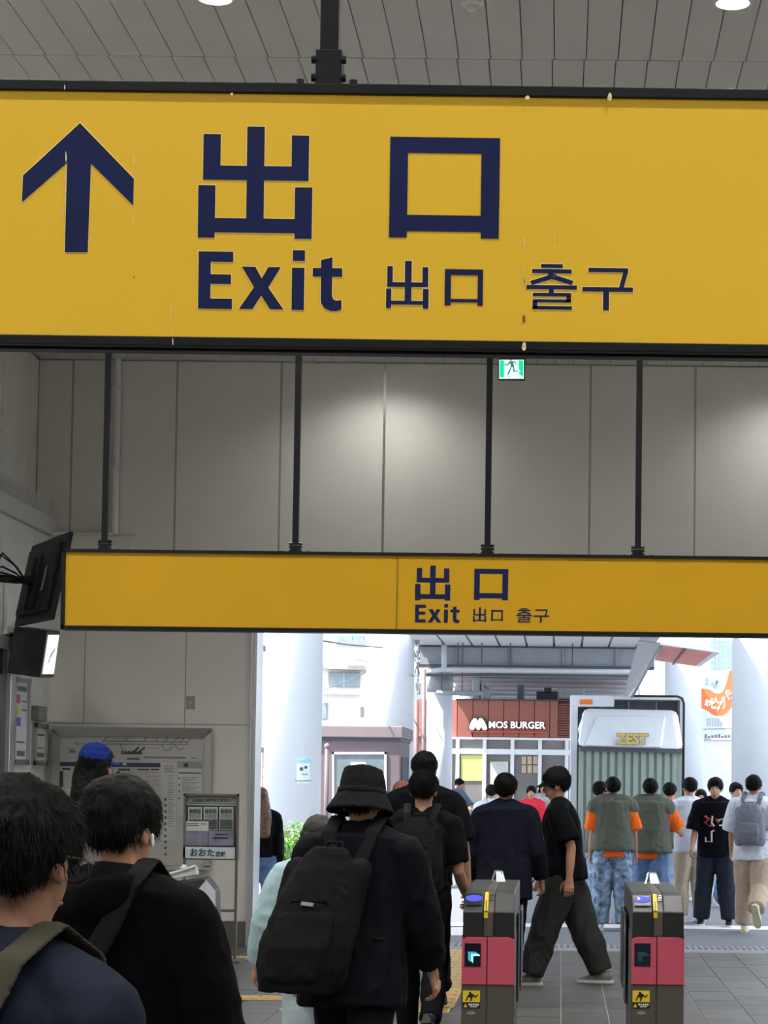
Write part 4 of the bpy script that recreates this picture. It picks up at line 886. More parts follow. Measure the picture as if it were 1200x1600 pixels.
# ------------------------------------------------------------------ truck
yt = 38.0
tk = empty('parked_truck', (xat(980, yt), yt + 2, -.02)); tag(tk, 'white box truck parked in the street with moulded rear canopy', 'truck')
m_tw = M('truck_white', S(214, 218, 224), .35, var=.03); m_tg = M('truck_grey', S(136, 140, 145), .5); m_tp = M('truck_curtain', S(138, 150, 142), .35, var=.15, scale=9, stretch=(6, 1, .3))
X = lambda px: xat(px, yt, 1130); Z = lambda py: zat(py, yt, 980)
xl, xr, zt = X(891), X(1072), Z(1086)
B((xl + .02, yt + 1.2, .62), (xr - .02, yt + 5.4, zt)).build('cargo_box', m_tw, tk, bevel=.03)
B((xl, yt + .35, .6), (X(903), yt + 1.25, zt)).build('rear_post', m_tw, tk, bevel=.02)
B((X(1064), yt + .35, .6), (xr, yt + 1.25, zt)).build('rear_post', m_tw, tk, bevel=.02)
B((xl - .004, yt + .32, Z(1104)), (X(960), yt + .6, zt + .004)).build('corner_plate', m_tw, tk, bevel=.02)
B((xl - .002, yt + .335, Z(1092)), (xr + .002, yt + 1.26, zt + .002)).build('roof_rail', m_tw, tk, bevel=.02)
MB().tube([(xr - .02, yt + .33, 1.0), (xr - .02, yt + .33, zt - .12), (xr - .06, yt + .33, zt - .03), (xr - .14, yt + .33, zt), (X(985), yt + .33, zt)], [.02] * 5, side=(0, 1, 0), seg=8).build('rubber_seal', M('black_rubber', S(26, 28, 30), .6), tk, smooth=True)
B((X(903), yt + 1.18, .6), (X(1064), yt + 1.2, Z(1092))).build('inner_panel', m_tg, tk)
for px in (940, 985, 1030): B((X(px) - .015, yt + 1.14, 2.4), (X(px) + .015, yt + 1.18, Z(1092))).build('inner_rib', m_white, tk)
quadbox('marker_lamp', [(906, 1093), (925.5, 1093), (925.5, 1100.5), (906, 1100.5)], yt + .30, .04, M('lamp_orange', S(230, 120, 60), .3), tk)
# canopy: flared moulded hood
C8 = lambda ps: [at(x, y, yy) for x, y, yy in ps]
MB().hexa(C8([(902, 1167, yt - .55), (1068, 1172, yt - .55), (1068, 1172, yt + .5), (902, 1167, yt + .5), (911, 1107, yt - .1), (1058, 1110, yt - .1), (1058, 1110, yt + .5), (911, 1107, yt + .5)])).build('canopy', m_tw, tk, bevel=.10)
MB().hexa(C8([(914, 1165, yt - .62), (1034, 1168, yt - .62), (1034, 1168, yt - .3), (914, 1165, yt - .3), (934, 1117, yt - .25), (1041, 1119, yt - .25), (1041, 1119, yt), (934, 1117, yt)])).build('canopy_panel', m_tw, tk, bevel=.04)
MB().hexa(C8([(906, 1173, yt - .5), (1066, 1177, yt - .5), (1066, 1177, yt + .4), (906, 1173, yt + .4), (906, 1167, yt - .5), (1066, 1171, yt - .5), (1066, 1171, yt + .4), (906, 1167, yt + .4)])).build('canopy_dark_gap', m_dgrey, tk)  # dark slab standing in for the shaded gap under the canopy
for a, b in ((905, 1062),):
    n = 26
    for k in range(n):
        x0, x1 = X(a + (b - a) * k / n), X(a + (b - a) * (k + 1) / n); dy = (.04 if k % 2 else 0)
        B((x0 - .008, yt - .42 + dy, .35), (x1 + .008, yt - .40 + dy, Z(1168))).build('curtain_strip', m_tp, tk)
lg = facecam(at(987, 1154.5, yt - .67))
text('logo_text', 'ZEST', .20, M('logo_gold', S(206, 176, 84), .4, .3), tk, lg, .010, .006, fit=.56)
text('logo_outline', 'ZEST', .20, M('logo_blue', S(70, 110, 168), .4), tk, facecam(at(987, 1154.5, yt - .655)), .017, .004, fit=.585)
MB().tube([at(x, y, yt - .1) for x, y in ((914, 1120), (908, 1140), (911, 1158))], [.05, .06, .05], seg=8).build('side_wrinkle', m_tw, tk, smooth=True)
# open roof flap
fa = [at(997, 1001, yt - .6), at(1032, 1005, yt - 1.6), at(986, 1091, yt + .2), at(974, 1086, yt + .7)]
fn = _n(np.cross(fa[1] - fa[0], fa[3] - fa[0]))
MB().prism(fa, fn * .05).build('flap_panel', m_tg, tk, bevel=.01)
fb = [at(1031, 1007, yt - 1.6), at(1125, 1020, yt - 1.2), at(1094, 1042, yt + .8), at(1021, 1032, yt + .4)]
fn = _n(np.cross(fb[1] - fb[0], fb[3] - fb[0])); fn = fn if fn[2] > 0 else -fn
MB().prism(fb, fn * .04).build('raised_roof', m_tw, tk, bevel=.008)
gi = lambda u, v: fb[0] * (1 - u) * (1 - v) + fb[1] * u * (1 - v) + fb[2] * u * v + fb[3] * (1 - u) * v
for u0, u1 in ((.03, .40), (.44, .88)): MB().prism([gi(u0, .06) - fn * .002, gi(u1, .06) - fn * .002, gi(u1, .94) - fn * .002, gi(u0, .94) - fn * .002], -fn * .01).build('red_lining', M('lining_red', S(224, 138, 128), .6, var=.05), tk)
MB().tube([gi(.42, .02) - fn * .02, gi(.42, .98) - fn * .02], [.02, .02], seg=8).build('roof_rib', m_dgrey, tk)
MB().tube([at(983, 1088, yt + .1), at(997, 1070, yt - .1), at(999, 1085, yt)], [.02] * 3, seg=8).build('gas_strut', m_white, tk)
for xx in (xl + .12, xr - .42):
    for yy in (yt + 1.6, yt + 4.6):
        wh = MB().cyl((xx, yy, .36), (xx + .3, yy, .36), .38, 24).build('tyre', M('black_rubber', S(26, 28, 30), .6), tk); MB().cyl((xx - .01, yy, .36), (xx + .31, yy, .36), .2, 16).build('hub', m_steel, wh)
B((xl + .2, yt + .2, .35), (xr - .2, yt + 6.6, .62)).build('chassis', m_dgrey, tk)
B((xl + .08, yt + 5.5, .5), (xr - .08, yt + 7.3, 2.3)).build('cab', m_tw, tk, bevel=.12)
B((xl + .05, yt + .1, .3), (xr - .05, yt + .3, .46)).build('bumper', m_grey, tk, bevel=.02)

# ------------------------------------------------------------------ shopping street banner and wall on the right
yn = 44.0
bn = empty('street_banner', at(1124, 1150, yn)); tag(bn, 'white shopping street banner with orange swoosh between the right columns', 'banner')
m_bw = M('banner_white', S(206, 212, 226), .6, var=.03); m_bo = M('banner_orange', S(226, 112, 60), .55, var=.04)
quadbox('banner_sheet', [(1096, 1050), (1200, 1042), (1200, 1150), (1096, 1153)], yn, .03, m_bw, bn)
up = [(1096, 1076), (1104, 1076), (1110, 1078), (1117, 1083), (1123, 1084), (1128, 1082), (1133, 1073), (1137, 1060), (1139.5, 1047.5), (1180, 1045), (1180, 1062), (1158, 1078), (1149, 1090), (1146, 1096), (1142, 1106), (1136, 1114), (1129, 1118), (1121, 1118.5), (1113, 1116), (1106, 1111), (1096, 1106)]
quadbox('orange_swoosh', up, yn - .006, .005, m_bo, bn)
m_bt = M('banner_teal', S(120, 156, 172), .6); m_bp = M('banner_letter', S(248, 226, 222), .5)
def bl(ch, px, py, size, rot, m_, bold=.012):
    size, wd, ht = .2, size[0] / 77.0, size[1] / 77.0
    text('banner_letter', ch, size, m_, bn, Matrix.Translation(Vector(at(px, py, yn - .012))) @ Matrix.Rotation(math.pi / 2, 4, 'X') @ Matrix.Rotation(math.radians(rot), 4, 'Z'), bold, .003, fit=(wd, ht))
for ch, x, y, s_, r_ in (('な', 1104, 1064, (7, 14), -6), ('の', 1112, 1068, (5.5, 8), -8), ('町', 1119, 1069.5, (6.5, 16), -10)): bl(ch, x, y, s_, r_, m_bt, .006)
for ch, x, y, s_, r_ in (('ョ', 1104, 1098, (5, 10), -12), ('ッ', 1109, 1099, (5, 10), -6), ('ピ', 1115.5, 1099, (8.5, 18), -2), ('ン', 1123, 1101, (7.5, 17), 8), ('グ', 1130.5, 1098, (9, 21), 16), ('街', 1139, 1086, (9, 17), 28)): bl(ch, x, y, s_, r_, m_bp)
for k in range(6): quadbox('fine_print', [(1104 + k * 4.2, 1122), (1107 + k * 4.2, 1122), (1107 + k * 4.2, 1135), (1104 + k * 4.2, 1135)], yn - .004, .004, M('banner_fine', S(172, 178, 184), .6, var=.1), bn)
quadbox('lower_line', [(1099, 1138.5), (1148, 1137.5), (1148, 1139), (1099, 1140)], yn - .004, .004, m_grey, bn)
for k in range(9): quadbox('dark_print', [(1101 + k * 5.2, 1147 + (k * 3) % 4), (1104.5 + k * 5.2, 1147 + (k * 3) % 4), (1104.5 + k * 5.2, 1153), (1101 + k * 5.2, 1153)], yn - .004, .004, M('banner_dark', S(120, 114, 122), .6), bn)
for px in (1117.5, 1123): p = at(px, 1048, yn); B((p[0] - .015, yn, p[2]), (p[0] + .015, yn + .03, 8)).build('pole', m_grey, bn)
wr2 = empty('white_site_wall', (xat(1150, 49), 49, -.02)); tag(wr2, 'plain white boundary wall below the shopping street banner', 'wall')
B((xat(1096, 49), 49, -.02), (14, 49.3, zat(1156, 49, 1120))).build('wall', M('boundary_white', S(226, 228, 232), .7), wr2)
B((xat(1096, 49), 48.95, zat(1156, 49, 1120)), (14, 49.35, zat(1152, 49, 1120))).build('coping', m_conc, wr2)
bb2 = empty('white_tower', (xat(1150, 75), 79, -.02)); tag(bb2, 'pale tall building behind the banner and right columns', 'building')
B((xat(1060, 75), 121, -.02), (34, 130, 26)).build('wall', M('tower_white', S(220, 224, 228), .7), bb2)
for k in range(4):
    for j in range(4): B((xat(1108, 121) + k * 2.2, 120.9, 2 + j * 3), (xat(1108, 121) + k * 2.2 + 1.3, 121.02, 3.6 + j * 3)).build('window', m_hg, bb2)
# ================================================================== people
m_skin = M('skin', S(174, 128, 102), .55, var=.06, scale=30); m_skin2 = M('skin_tan', S(152, 110, 86), .55, var=.06, scale=30)
m_hair = M('black_hair', S(10, 10, 11), .65, var=.3, scale=60, spec=.12)
def fab(name, r, g, b, rough=.85, var=.12, scale=30, bump=.12): return M(name, S(r, g, b), rough, var=var, scale=scale, bump=bump, bscale=260, spec=.07)
m_eye = M('eye_white', (.8, .8, .78), .3); m_iris = M('iris_dark', (.02, .015, .01), .2); m_lip = M('lip', S(170, 104, 96), .5); m_sole = M('shoe_sole', S(206, 204, 200), .6); m_solek = M('dark_sole', S(40, 40, 40), .7)

ZR = [(.80, .150, .110), (.88, .168, .122), (.95, .168, .126), (1.06, .142, .106), (1.18, .152, .114), (1.30, .168, .120), (1.37, .166, .108), (1.42, .120, .085), (1.455, .066, .064), (1.49, .058, .060)]
def trad(z):
    zs_ = [q[0] for q in ZR]
    return np.interp(z, zs_, [q[1] for q in ZR]), np.interp(z, zs_, [q[2] for q in ZR])
def rx(p, a):   # rotate about x, positive leans forward (+y)
    c, s = math.cos(a), math.sin(a); x, y, z = p
    return np.array((x, y * c + z * s, -y * s + z * c))
def rz(p, a):
    c, s = math.cos(a), math.sin(a); x, y, z = p
    return np.array((x * c - y * s, x * s + y * c, z))
D = math.radians

def person(label, px, Y, yaw, H=1.70, legs=((4, 6, 0), (-4, 6, 0)), arms=((5, 7, 12), (-5, 7, 12)), lean=3, head=(0, 0), wide=1.0, drop=0.0,
           top=None, over=None, bottom=None, shoes=(None, None), hair='short', hairm=None, hat=None, bag=None, skin=None, vox=.013, hands=True, group='people walking through the station exit', extra=None, X=None):
    skin = skin or m_skin; hairm = hairm or m_hair
    s = H / 1.72
    base_x = xat(px, Y) if X is None else X
    root = empty('person', (base_x, Y, 0 if Y < YB else -.02), D(yaw)); tag(root, label, 'person', group)
    lean_ = D(lean); PV = np.array((0, 0, .93))
    # --- legs
    L1, L2 = .415, .405
    feet = []
    for sx, lg in ((-1, legs[0]), (1, legs[1])):
        fl, kn, fp = D(lg[0]), D(lg[1]), D(lg[2]); ab = D(lg[3]) if len(lg) > 3 else D(1.5)
        hip = np.array((sx * .088, 0, 0.0))
        d1 = np.array((sx * math.sin(ab), math.sin(fl), -math.cos(fl))); d2 = np.array((sx * math.sin(ab), math.sin(fl - kn), -math.cos(fl - kn)))
        kne = hip + _n(d1) * L1; ank = kne + _n(d2) * L2
        fd = np.array((sx * .08, math.cos(fp), math.sin(fp))); fu = np.array((0, -math.sin(fp), math.cos(fp)))
        low = min((ank - fu * .075 - fd * .06)[2], (ank - fu * .075 + fd * .17)[2])
        feet.append([hip, kne, ank, _n(fd), fu, low])
    hz = -min(f_[5] for f_ in feet)
    for f_ in feet:
        for i in range(3): f_[i] = f_[i] + (0, 0, hz)
    dz = hz - .895
    T = lambda p: (rx(np.array(p, float) - PV, lean_) + PV) + (0, 0, dz)
    hy, hp_ = D(head[0]), D(head[1])
    NK = np.array((0, .0, 1.50))
    def Hd(p): return T(rz(rx(np.array(p, float) - NK, hp_), hy) + NK)
    SCL = lambda p: np.array(p) * s
    # --- arms
    arms_ = []
    for sx, am in ((-1, arms[0]), (1, arms[1])):
        fl, ab, ef = D(am[0]), D(am[1]), D(am[2]); inw = D(am[3]) if len(am) > 3 else 0.0
        sh = T((sx * .185 * wide, 0, 1.388 - drop))
        d1 = _n(np.array((sx * math.sin(ab), math.sin(fl) * math.cos(ab), -math.cos(fl) * math.cos(ab))))
        f2 = fl + ef
        d2 = _n(np.array((sx * math.sin(ab * .5 - inw), math.sin(f2) * math.cos(ab * .5 - inw), -math.cos(f2) * math.cos(ab * .5 - inw))))
        el = sh + d1 * .285; wr_ = el + d2 * .25
        arms_.append((sh, el, wr_, d1, d2, sx))
    # --- body
    b = MB()
    zz = [.82, .88, .95, 1.06, 1.18, 1.30, 1.37, 1.42, 1.455, 1.49]
    b.tube([T((0, 0, z)) for z in zz], [(trad(z)[0] * .95 * (wide if z > 1.1 else 1), trad(z)[1] * .95) for z in zz], seg=18)
    b.tube([T((0, .002, 1.42)), Hd((0, .008, 1.51)), Hd((0, .01, 1.57))], [.060, .053, .055], rnd=(True, True))
    for hip, kne, ank, fd, fu, _ in feet:
        b.tube([hip + (0, 0, .03), hip * .5 + kne * .5, kne, kne * .6 + ank * .4, ank], [.082, .068, .052, .05, .036], rnd=(True, True))
        b.tube([ank - fu * .03 - fd * .03, ank - fu * .04 + fd * .08, ank - fu * .055 + fd * .15], [.032, (.038, .026), (.036, .016)], side=(1, 0, 0), rnd=(True, True))
    for sh, el, wr_, d1, d2, sx in arms_:
        b.tube([sh, sh * .5 + el * .5, el, el * .6 + wr_ * .4, wr_, wr_ + d2 * .03], [.05, .046, .038, .038, .026, .025], rnd=(True, True))
    # head volumes
    hb = MB()
    hb.ell((0, -.012, 1.635), (.074, .094, .088)); hb.ell((0, .028, 1.585), (.060, .062, .085)); hb.tube([(0, .035, 1.535), (0, .058, 1.515)], [(.045, .03), (.03, .02)], rnd=(True, True))
    hb.tube([(0, .088, 1.625), (0, .108, 1.588), (0, .098, 1.578)], [.009, .014, .011], rnd=(True, True)); hb.ell((0, .083, 1.633), (.05, .014, .012)); hb.ell((0, .09, 1.548), (.022, .012, .014))
    for sx in (-1, 1): hb.ell((sx * .077, -.004, 1.598), (.010, .020, .032))
    hb.xf(Hd); b.add(hb.v, hb.f)
    b.xf(SCL)
    joins = []
    if hands:
        for sx, (sh, el, wr_, d1, d2, _s) in zip((-1, 1), arms_):
            hm = MB(); pn = np.array((-sx, 0, 0.0)); pn = _n(pn - d2 * pn.dot(d2)); th = np.cross(d2, pn) * (1 if True else 1)
            if th[1] < 0: th = -th
            hm.tube([wr_ - d2 * .03, wr_ + d2 * .02, wr_ + d2 * .06, wr_ + d2 * .092], [(.026, .022), (.034, .018), (.042, .016), (.042, .014)], side=th, rnd=(True, True), seg=12)
            for k_, (o_, ln) in enumerate(((.031, .070), (.011, .080), (-.010, .074), (-.030, .056))):
                p0_ = wr_ + d2 * .088 + th * o_; c1, c2, c3 = D(22 + 4 * k_), D(52 + 5 * k_), D(78 + 5 * k_)
                dd = lambda a: d2 * math.cos(a) + pn * math.sin(a)
                p1_ = p0_ + dd(c1) * ln * .45; p2_ = p1_ + dd(c2) * ln * .32; p3_ = p2_ + dd(c3) * ln * .24
                hm.tube([p0_ - dd(c1) * .02, p0_, p1_, p2_, p3_], [.0088, .0092, .0086, .0078, .0065], side=th, rnd=(True, True), seg=8)
            q0 = wr_ + d2 * .025 + th * .028; q1 = q0 + (d2 * .6 + th * .75 + pn * .3) * .036; q2 = q1 + (d2 * .85 + th * .3 + pn * .35) * .034; q3 = q2 + (d2 * .9 + pn * .4) * .024
            hm.tube([q0, q1, q2, q3], [.013, .011, .0098, .0075], side=pn, rnd=(True, True), seg=8)
            hm.xf(SCL); joins.append((hm, max(.0042, vox * .36)))
    feats = []
    for sx in (-1, 1):
        e1 = MB().ell((sx * .031, .078, 1.612), (.0125, .010, .008), 10, 6); e1.xf(Hd).xf(SCL); feats.append((e1, m_eye))
        e2 = MB().ell((sx * .031, .0865, 1.612), (.0055, .004, .0055), 8, 5); e2.xf(Hd).xf(SCL); feats.append((e2, m_iris))
        e3 = MB().tube([(sx * .015, .094, 1.636), (sx * .033, .092, 1.640), (sx * .052, .078, 1.634)], [.0045] * 3, seg=6); e3.xf(Hd).xf(SCL); feats.append((e3, hairm))
    e4 = MB().tube([(-.022, .090, 1.549), (0, .099, 1.551), (.022, .090, 1.549)], [.004, .007, .004], side=(0, 0, 1), seg=6); e4.xf(Hd).xf(SCL); feats.append((e4, m_lip))
    body = vol('body', b, skin, root, min(vox, .011) * s, 3, join=[('vol', j[0], j[1]) for j in joins] + [('raw', f_[0], f_[1]) for f_ in feats])
    # --- lower garment
    if bottom:
        inf = bottom.get('inf', .016); cuff = bottom.get('cuff', inf + .012); ln = bottom.get('len', .97); kinf = bottom.get('knee', inf * 1.2)
        g = MB(); zz = [.84, .88, .95, 1.03]
        g.tube([T((0, 0, z)) if z > .93 else np.array((0, 0, z + dz)) for z in zz], [(trad(z)[0] + min(inf * .8, .014), trad(z)[1] + min(inf * .8, .014)) for z in zz], seg=20)
        for hip, kne, ank, fd, fu, _ in feet:
            end = kne + (ank - kne) * ln if ln > .3 else kne
            g.tube([hip + (0, 0, .05), hip, hip * .5 + kne * .5, kne, kne * .5 + end * .5, end], [.094 + inf * .4, .096 + inf * .5, .074 + inf, .056 + kinf, .05 + (kinf + cuff) / 2, .040 + cuff], side=(1, 0, 0), rnd=(True, False), seg=16)
            if bottom.get('stack'): g.tube([end - (end - kne) * .10, end - (end - kne) * .02], [.048 + cuff, .046 + cuff], seg=16)
        g.xf(SCL); vol(bottom.get('name', 'trousers'), g, bottom['m'], root, vox * s, 3, wr=bottom.get('wr', (.010, 7, 1.0)))
    # --- shoes
    if shoes[0]:
        for hip, kne, ank, fd, fu, _ in feet:
            sd_ = np.array((1, 0, 0)) - fd * fd[0]
            g = MB(); q = lambda a, u: ank + fd * a + fu * u
            g.tube([q(-.055, -.03), q(-.03, -.022), q(.03, -.026), q(.09, -.04), (q(.15, -.052)), q(.185, -.058)], [(.030, .034), (.037, .042), (.040, .040), (.045, .030), (.043, .022), (.03, .016)], side=sd_, rnd=(True, True), seg=12)
            g.tube([q(-.02, -.02), q(-.022, .02)], [.040, .042], seg=12)
            g.xf(SCL); so = vol('shoe', g, shoes[0], root, max(.006, vox * .55) * s, 2)
            g2 = MB()
            out = [(-.095, .028), (-.06, .038), (.0, .036), (.07, .043), (.14, .046), (.185, .036), (.205, .014)]
            ring = [q(a, 0) + sd_ * w_ for a, w_ in out] + [q(a, 0) - sd_ * w_ for a, w_ in reversed(out)]
            g2.prism([p - fu * .075 for p in ring], fu * .022); g2.xf(SCL); g2.build('sole', shoes[1] or m_sole, so, local=True)
    # --- upper garment(s)
    def upper(t, inf0=0.0):
        inf = t.get('inf', .016) + inf0; hem = t.get('hem', .86); sl = t.get('sl', 1.9); si = t.get('si', inf + .004); flare = t.get('flare', 0.0)
        g = MB(); zz = [hem] + [z for z in (.88, .95, 1.06, 1.18, 1.30, 1.37, 1.42, 1.455) if z > hem + .03]
        def rr(z):
            a, c = trad(max(z, .88)); k = max(0, (1.25 - z)) / .4 * flare
            if t.get('loose'): a = max(a, .162); c = max(c, .118)
            return ((a * (wide if z > 1.1 else 1) + inf + k), (c + inf + k))
        g.tube([T((0, 0, z)) for z in zz] + [T((0, 0, 1.462 + t.get('collar', 0)))], [rr(z) for z in zz] + [(.062 + inf, .062 + inf)], seg=22)
        for sx, (sh, el, wr_, d1, d2, _s) in zip((-1, 1), arms_):
            g.tube([T((sx * .03, -.005, 1.445 - drop * .3)), T((sx * .10, -.004, 1.425 - drop * .8)), sh + (0, 0, .0)], [(.05 + inf), .052 + inf * (.8 + .4 * (inf0 > 0)), .056 + inf * (.8 + .2 * (inf0 > 0))], side=(0, 1, 0), rnd=(True, True), seg=14)
            if sl > 0:
                if sl <= 1: pts = [sh, sh + (el - sh) * sl * .5, sh + (el - sh) * sl]; rad = [.055 + si, .054 + si * 1.2, .050 + si * t.get('cuffk', 1.5)]
                else:
                    e_ = el + (wr_ - el) * (sl - 1); pts = [sh, sh * .5 + el * .5, el, el * .5 + e_ * .5, e_]; rad = [.054 + si, .052 + si, .044 + si, .040 + si, .028 + si * t.get('cuffk', .9)]
                g.tube(pts, rad, rnd=(True, False), seg=14)
        if t.get('hood'):
            g.tube([T((-.10, -.04, 1.44)), T((-.06, -.11, 1.44)), T((0, -.135, 1.42)), T((.06, -.11, 1.44)), T((.10, -.04, 1.44))], [.045, .055, .06, .055, .045], side=(0, 0, 1), rnd=(True, True))
            g.tube([T((-.07, .04, 1.46)), T((-.075, -.03, 1.485)), T((0, -.07, 1.49)), T((.075, -.03, 1.485)), T((.07, .04, 1.46))], [.026, .032, .036, .032, .026], side=(0, 0, 1), rnd=(True, True))
        if t.get('fold'):
            g.tube([T((0, -.006, 1.425)), T((0, .0, 1.462)), T((0, .004, 1.488))], [(.100, .100), (.088, .090), (.076, .080)], seg=20)
        if t.get('stand'):
            g.tube([T((0, -.002, 1.44)), T((0, .0, 1.515))], [(.082, .084), (.074, .078)], seg=18)
        g.xf(SCL); return vol(t.get('name', 'shirt'), g, t['m'], root, vox * s, 3, wr=t.get('wr', (.010, 7, 1.0)))
    tinf = 0
    if top: upper(top); tinf = top.get('inf', .016)
    if over: upper(over, .010); tinf = over.get('inf', .016) + .01
    # --- hair
    hv = MB(); wrh = (.007, 28, 1.0)
    if hair in ('short', 'thick', 'long', 'bob'):
        k_ = 1.0 if hair != 'thick' else 1.07
        hv.ell((0, -.022, 1.652), (.086 * k_, .104 * k_, .086 * k_)); hv.ell((0, -.055, 1.624), (.079 * k_, .060 * k_, .064 * k_))
        for sx in (-1, 1): hv.ell((sx * .066, .0, 1.645), (.022, .055, .05))
        hv.ell((0, .05, 1.69), (.062, .045, .032))
        hv.xf(Hd)
        if hair in ('long', 'bob'):
            dn = .28 if hair == 'long' else .11
            hv.tube([Hd((0, -.06, 1.62)), Hd((0, -.075, 1.54)), T((0, -.13, 1.46 - dn * .3)), T((0, -.15, 1.46 - dn))], [(.088, .05), (.092, .05), (.095, .036), (.06, .02)], side=(1, 0, 0), rnd=(True, True))
            for sx in (-1, 1): hv.tube([Hd((sx * .07, -.0, 1.63)), Hd((sx * .085, .0, 1.55)), T((sx * .10, -.01, 1.47)), T((sx * .10, -.02, 1.46 - dn * .5))], [.03, .03, .028, .015], rnd=(True, True))
        if hair == 'bob': pass
        hv.xf(SCL)
        vol('hair', hv, hairm, root, max(.006, vox * .55) * s, 2, wr=wrh, strands=(5200 if vox < .0105 else 1500 if vox < .0125 else 500))
    if hat:
        kind, hm_ = hat[0], hat[1]
        if kind == 'bucket':
            cr = MB().lathe([(.0, .105), (.050, .104), (.080, .092), (.095, .04), (.103, -.025), (.098, -.025), (.09, .035), (.074, .084), (.0, .095)], (0, -.012, 1.66), 32, lambda p: Hd((p[0], p[1] * 1.12 + .0, p[2]))).xf(SCL)
            c_ = vol('hat_crown', cr, hm_, root, .006, 2, wr=(.004, 14, 1.0))
            br = MB().lathe([(.100, -.018), (.106, -.02), (.146, -.092), (.141, -.096), (.100, -.028)], (0, -.012, 1.66), 36, lambda p: Hd((p[0], p[1] * 1.1, p[2]))).xf(SCL)
            vol('hat_brim', br, hm_, root, .0055, 1, wr=(.005, 10, 1.0))
            MB().lathe([(.1045, -.024), (.1075, -.024), (.1045, .004), (.1015, .004)], (0, -.012, 1.66), 36, lambda p: Hd((p[0], p[1] * 1.12, p[2]))).xf(SCL).build('hat_band', hm_, root, local=True, smooth=True)
            for k_ in range(3): MB().lathe([(.118 + .009 * k_, -.046 - .017 * k_), (.1215 + .009 * k_, -.046 - .017 * k_), (.1215 + .009 * k_, -.049 - .017 * k_), (.118 + .009 * k_, -.049 - .017 * k_)], (0, -.012, 1.66), 36, lambda p: Hd((p[0], p[1] * 1.1, p[2]))).xf(SCL).build('stitch_line', hm_, root, local=True, smooth=True)
        else:
            cr = MB(); prof = [(.0, .098), (.045, .092), (.075, .068), (.092, .025), (.094, -.015), (.087, -.015), (.083, .025), (.066, .06), (.0, .086)]
            cr.lathe(prof, (0, -.018, 1.665), 30, lambda p: Hd((p[0], (p[1] + .018) * 1.14 - .018, p[2]))).xf(SCL); vol('cap_crown', cr, hm_, root, .006, 2, wr=(.002, 14, 1.0))
            vs_ = []
            n_ = 13
            for row, ext_ in ((0, 0.0), (1, 1.0)):
                for k_ in range(n_):
                    a = math.radians(25 + 130 * k_ / (n_ - 1)); x_ = .09 * math.cos(a); y_ = -.018 + .103 * math.sin(a)
                    vs_.append((x_ * (1 - .12 * ext_), y_ + ext_ * .075 * math.sin(a) ** .6, 1.657 - ext_ * .022 - abs(x_) * .12))
            vz = MB(); up_ = [np.array(v_) for v_ in vs_]; dn_ = [v_ - (0, 0, .005) for v_ in up_]
            vz.add(up_ + dn_, [(k_, k_ + 1, n_ + k_ + 1, n_ + k_) for k_ in range(n_ - 1)] + [(2 * n_ + k_ + 1, 2 * n_ + k_, 3 * n_ + k_, 3 * n_ + k_ + 1) for k_ in range(n_ - 1)] + [(n_ + k_, n_ + k_ + 1, 3 * n_ + k_ + 1, 3 * n_ + k_) for k_ in range(n_ - 1)] + [(k_ + 1, k_, 2 * n_ + k_, 2 * n_ + k_ + 1) for k_ in range(n_ - 1)])
            vz.xf(Hd).xf(SCL).build('cap_visor', hat[2] if len(hat) > 2 else hm_, root, local=True, smooth=True)
            MB().ell((0, -.018, 1.764), (.009, .009, .005), 10, 6).xf(Hd).xf(SCL).build('cap_button', hm_, root, local=True, smooth=True)
    # --- backpack
    if bag:
        bm_ = bag['m']; w_, h_, d_ = bag.get('size', (.29, .46, .17)); cz_ = bag.get('z', 1.20); ox = bag.get('x', 0.0); yb_ = -.118 - tinf - d_ / 2
        t_ = bag.get('tilt', 0.0)
        TB = lambda p: T((p[0] + ox + (p[2] - 1.40) * t_, p[1], p[2]))
        g = MB(); zz = np.linspace(-h_ / 2, h_ / 2, 7)
        prof = [.80, 1.0, 1.03, 1.0, .96, .86, .58]
        if bag.get('soft'): prof = [.86, 1.08, 1.1, 1.02, .9, .74, .45]
        for k_ in range(1):
            g.tube([(0, yb_ - .01 * math.sin(3.14 * (i_ / 6)), cz_ + z) for i_, z in enumerate(zz)], [(w_ / 2 * p, d_ / 2 * p) for p in prof], seg=20)
        g.tube([(-w_ * .36, yb_ + d_ * .2, cz_ - h_ * .42), (-w_ * .36, yb_ + d_ * .2, cz_ + h_ * .35)], [d_ * .28] * 2, rnd=(True, True)); g.tube([(w_ * .36, yb_ + d_ * .2, cz_ - h_ * .42), (w_ * .36, yb_ + d_ * .2, cz_ + h_ * .35)], [d_ * .28] * 2, rnd=(True, True))
        g.xf(TB).xf(SCL)
        pk = vol(bag.get('name', 'backpack'), g, bm_, root, vox * .8 * s, 3, wr=(.006, 11, 1.0))
        g = MB().tube([(0, yb_ - d_ * .42, cz_ - h_ * .40), (0, yb_ - d_ * .50, cz_ - h_ * .2), (0, yb_ - d_ * .46, cz_ + h_ * .02)], [(w_ * .34, d_ * .16), (w_ * .38, d_ * .20), (w_ * .33, d_ * .12)], seg=18, rnd=(True, True)).xf(TB).xf(SCL)
        vol('front_pocket', g, bm_, pk, vox * .7 * s, 3, wr=(.005, 13, 1.0))
        g = MB().tube([(-w_ * .30, yb_ - d_ * .30, cz_ + h_ * .06), (-w_ * .2, yb_ - d_ * .5, cz_ + h_ * .12), (w_ * .2, yb_ - d_ * .5, cz_ + h_ * .12), (w_ * .30, yb_ - d_ * .30, cz_ + h_ * .06)], [.006] * 4, side=(0, 0, 1), seg=8).xf(TB).xf(SCL); g.build('zip', bag.get('zip', bm_), pk, local=True, smooth=True)
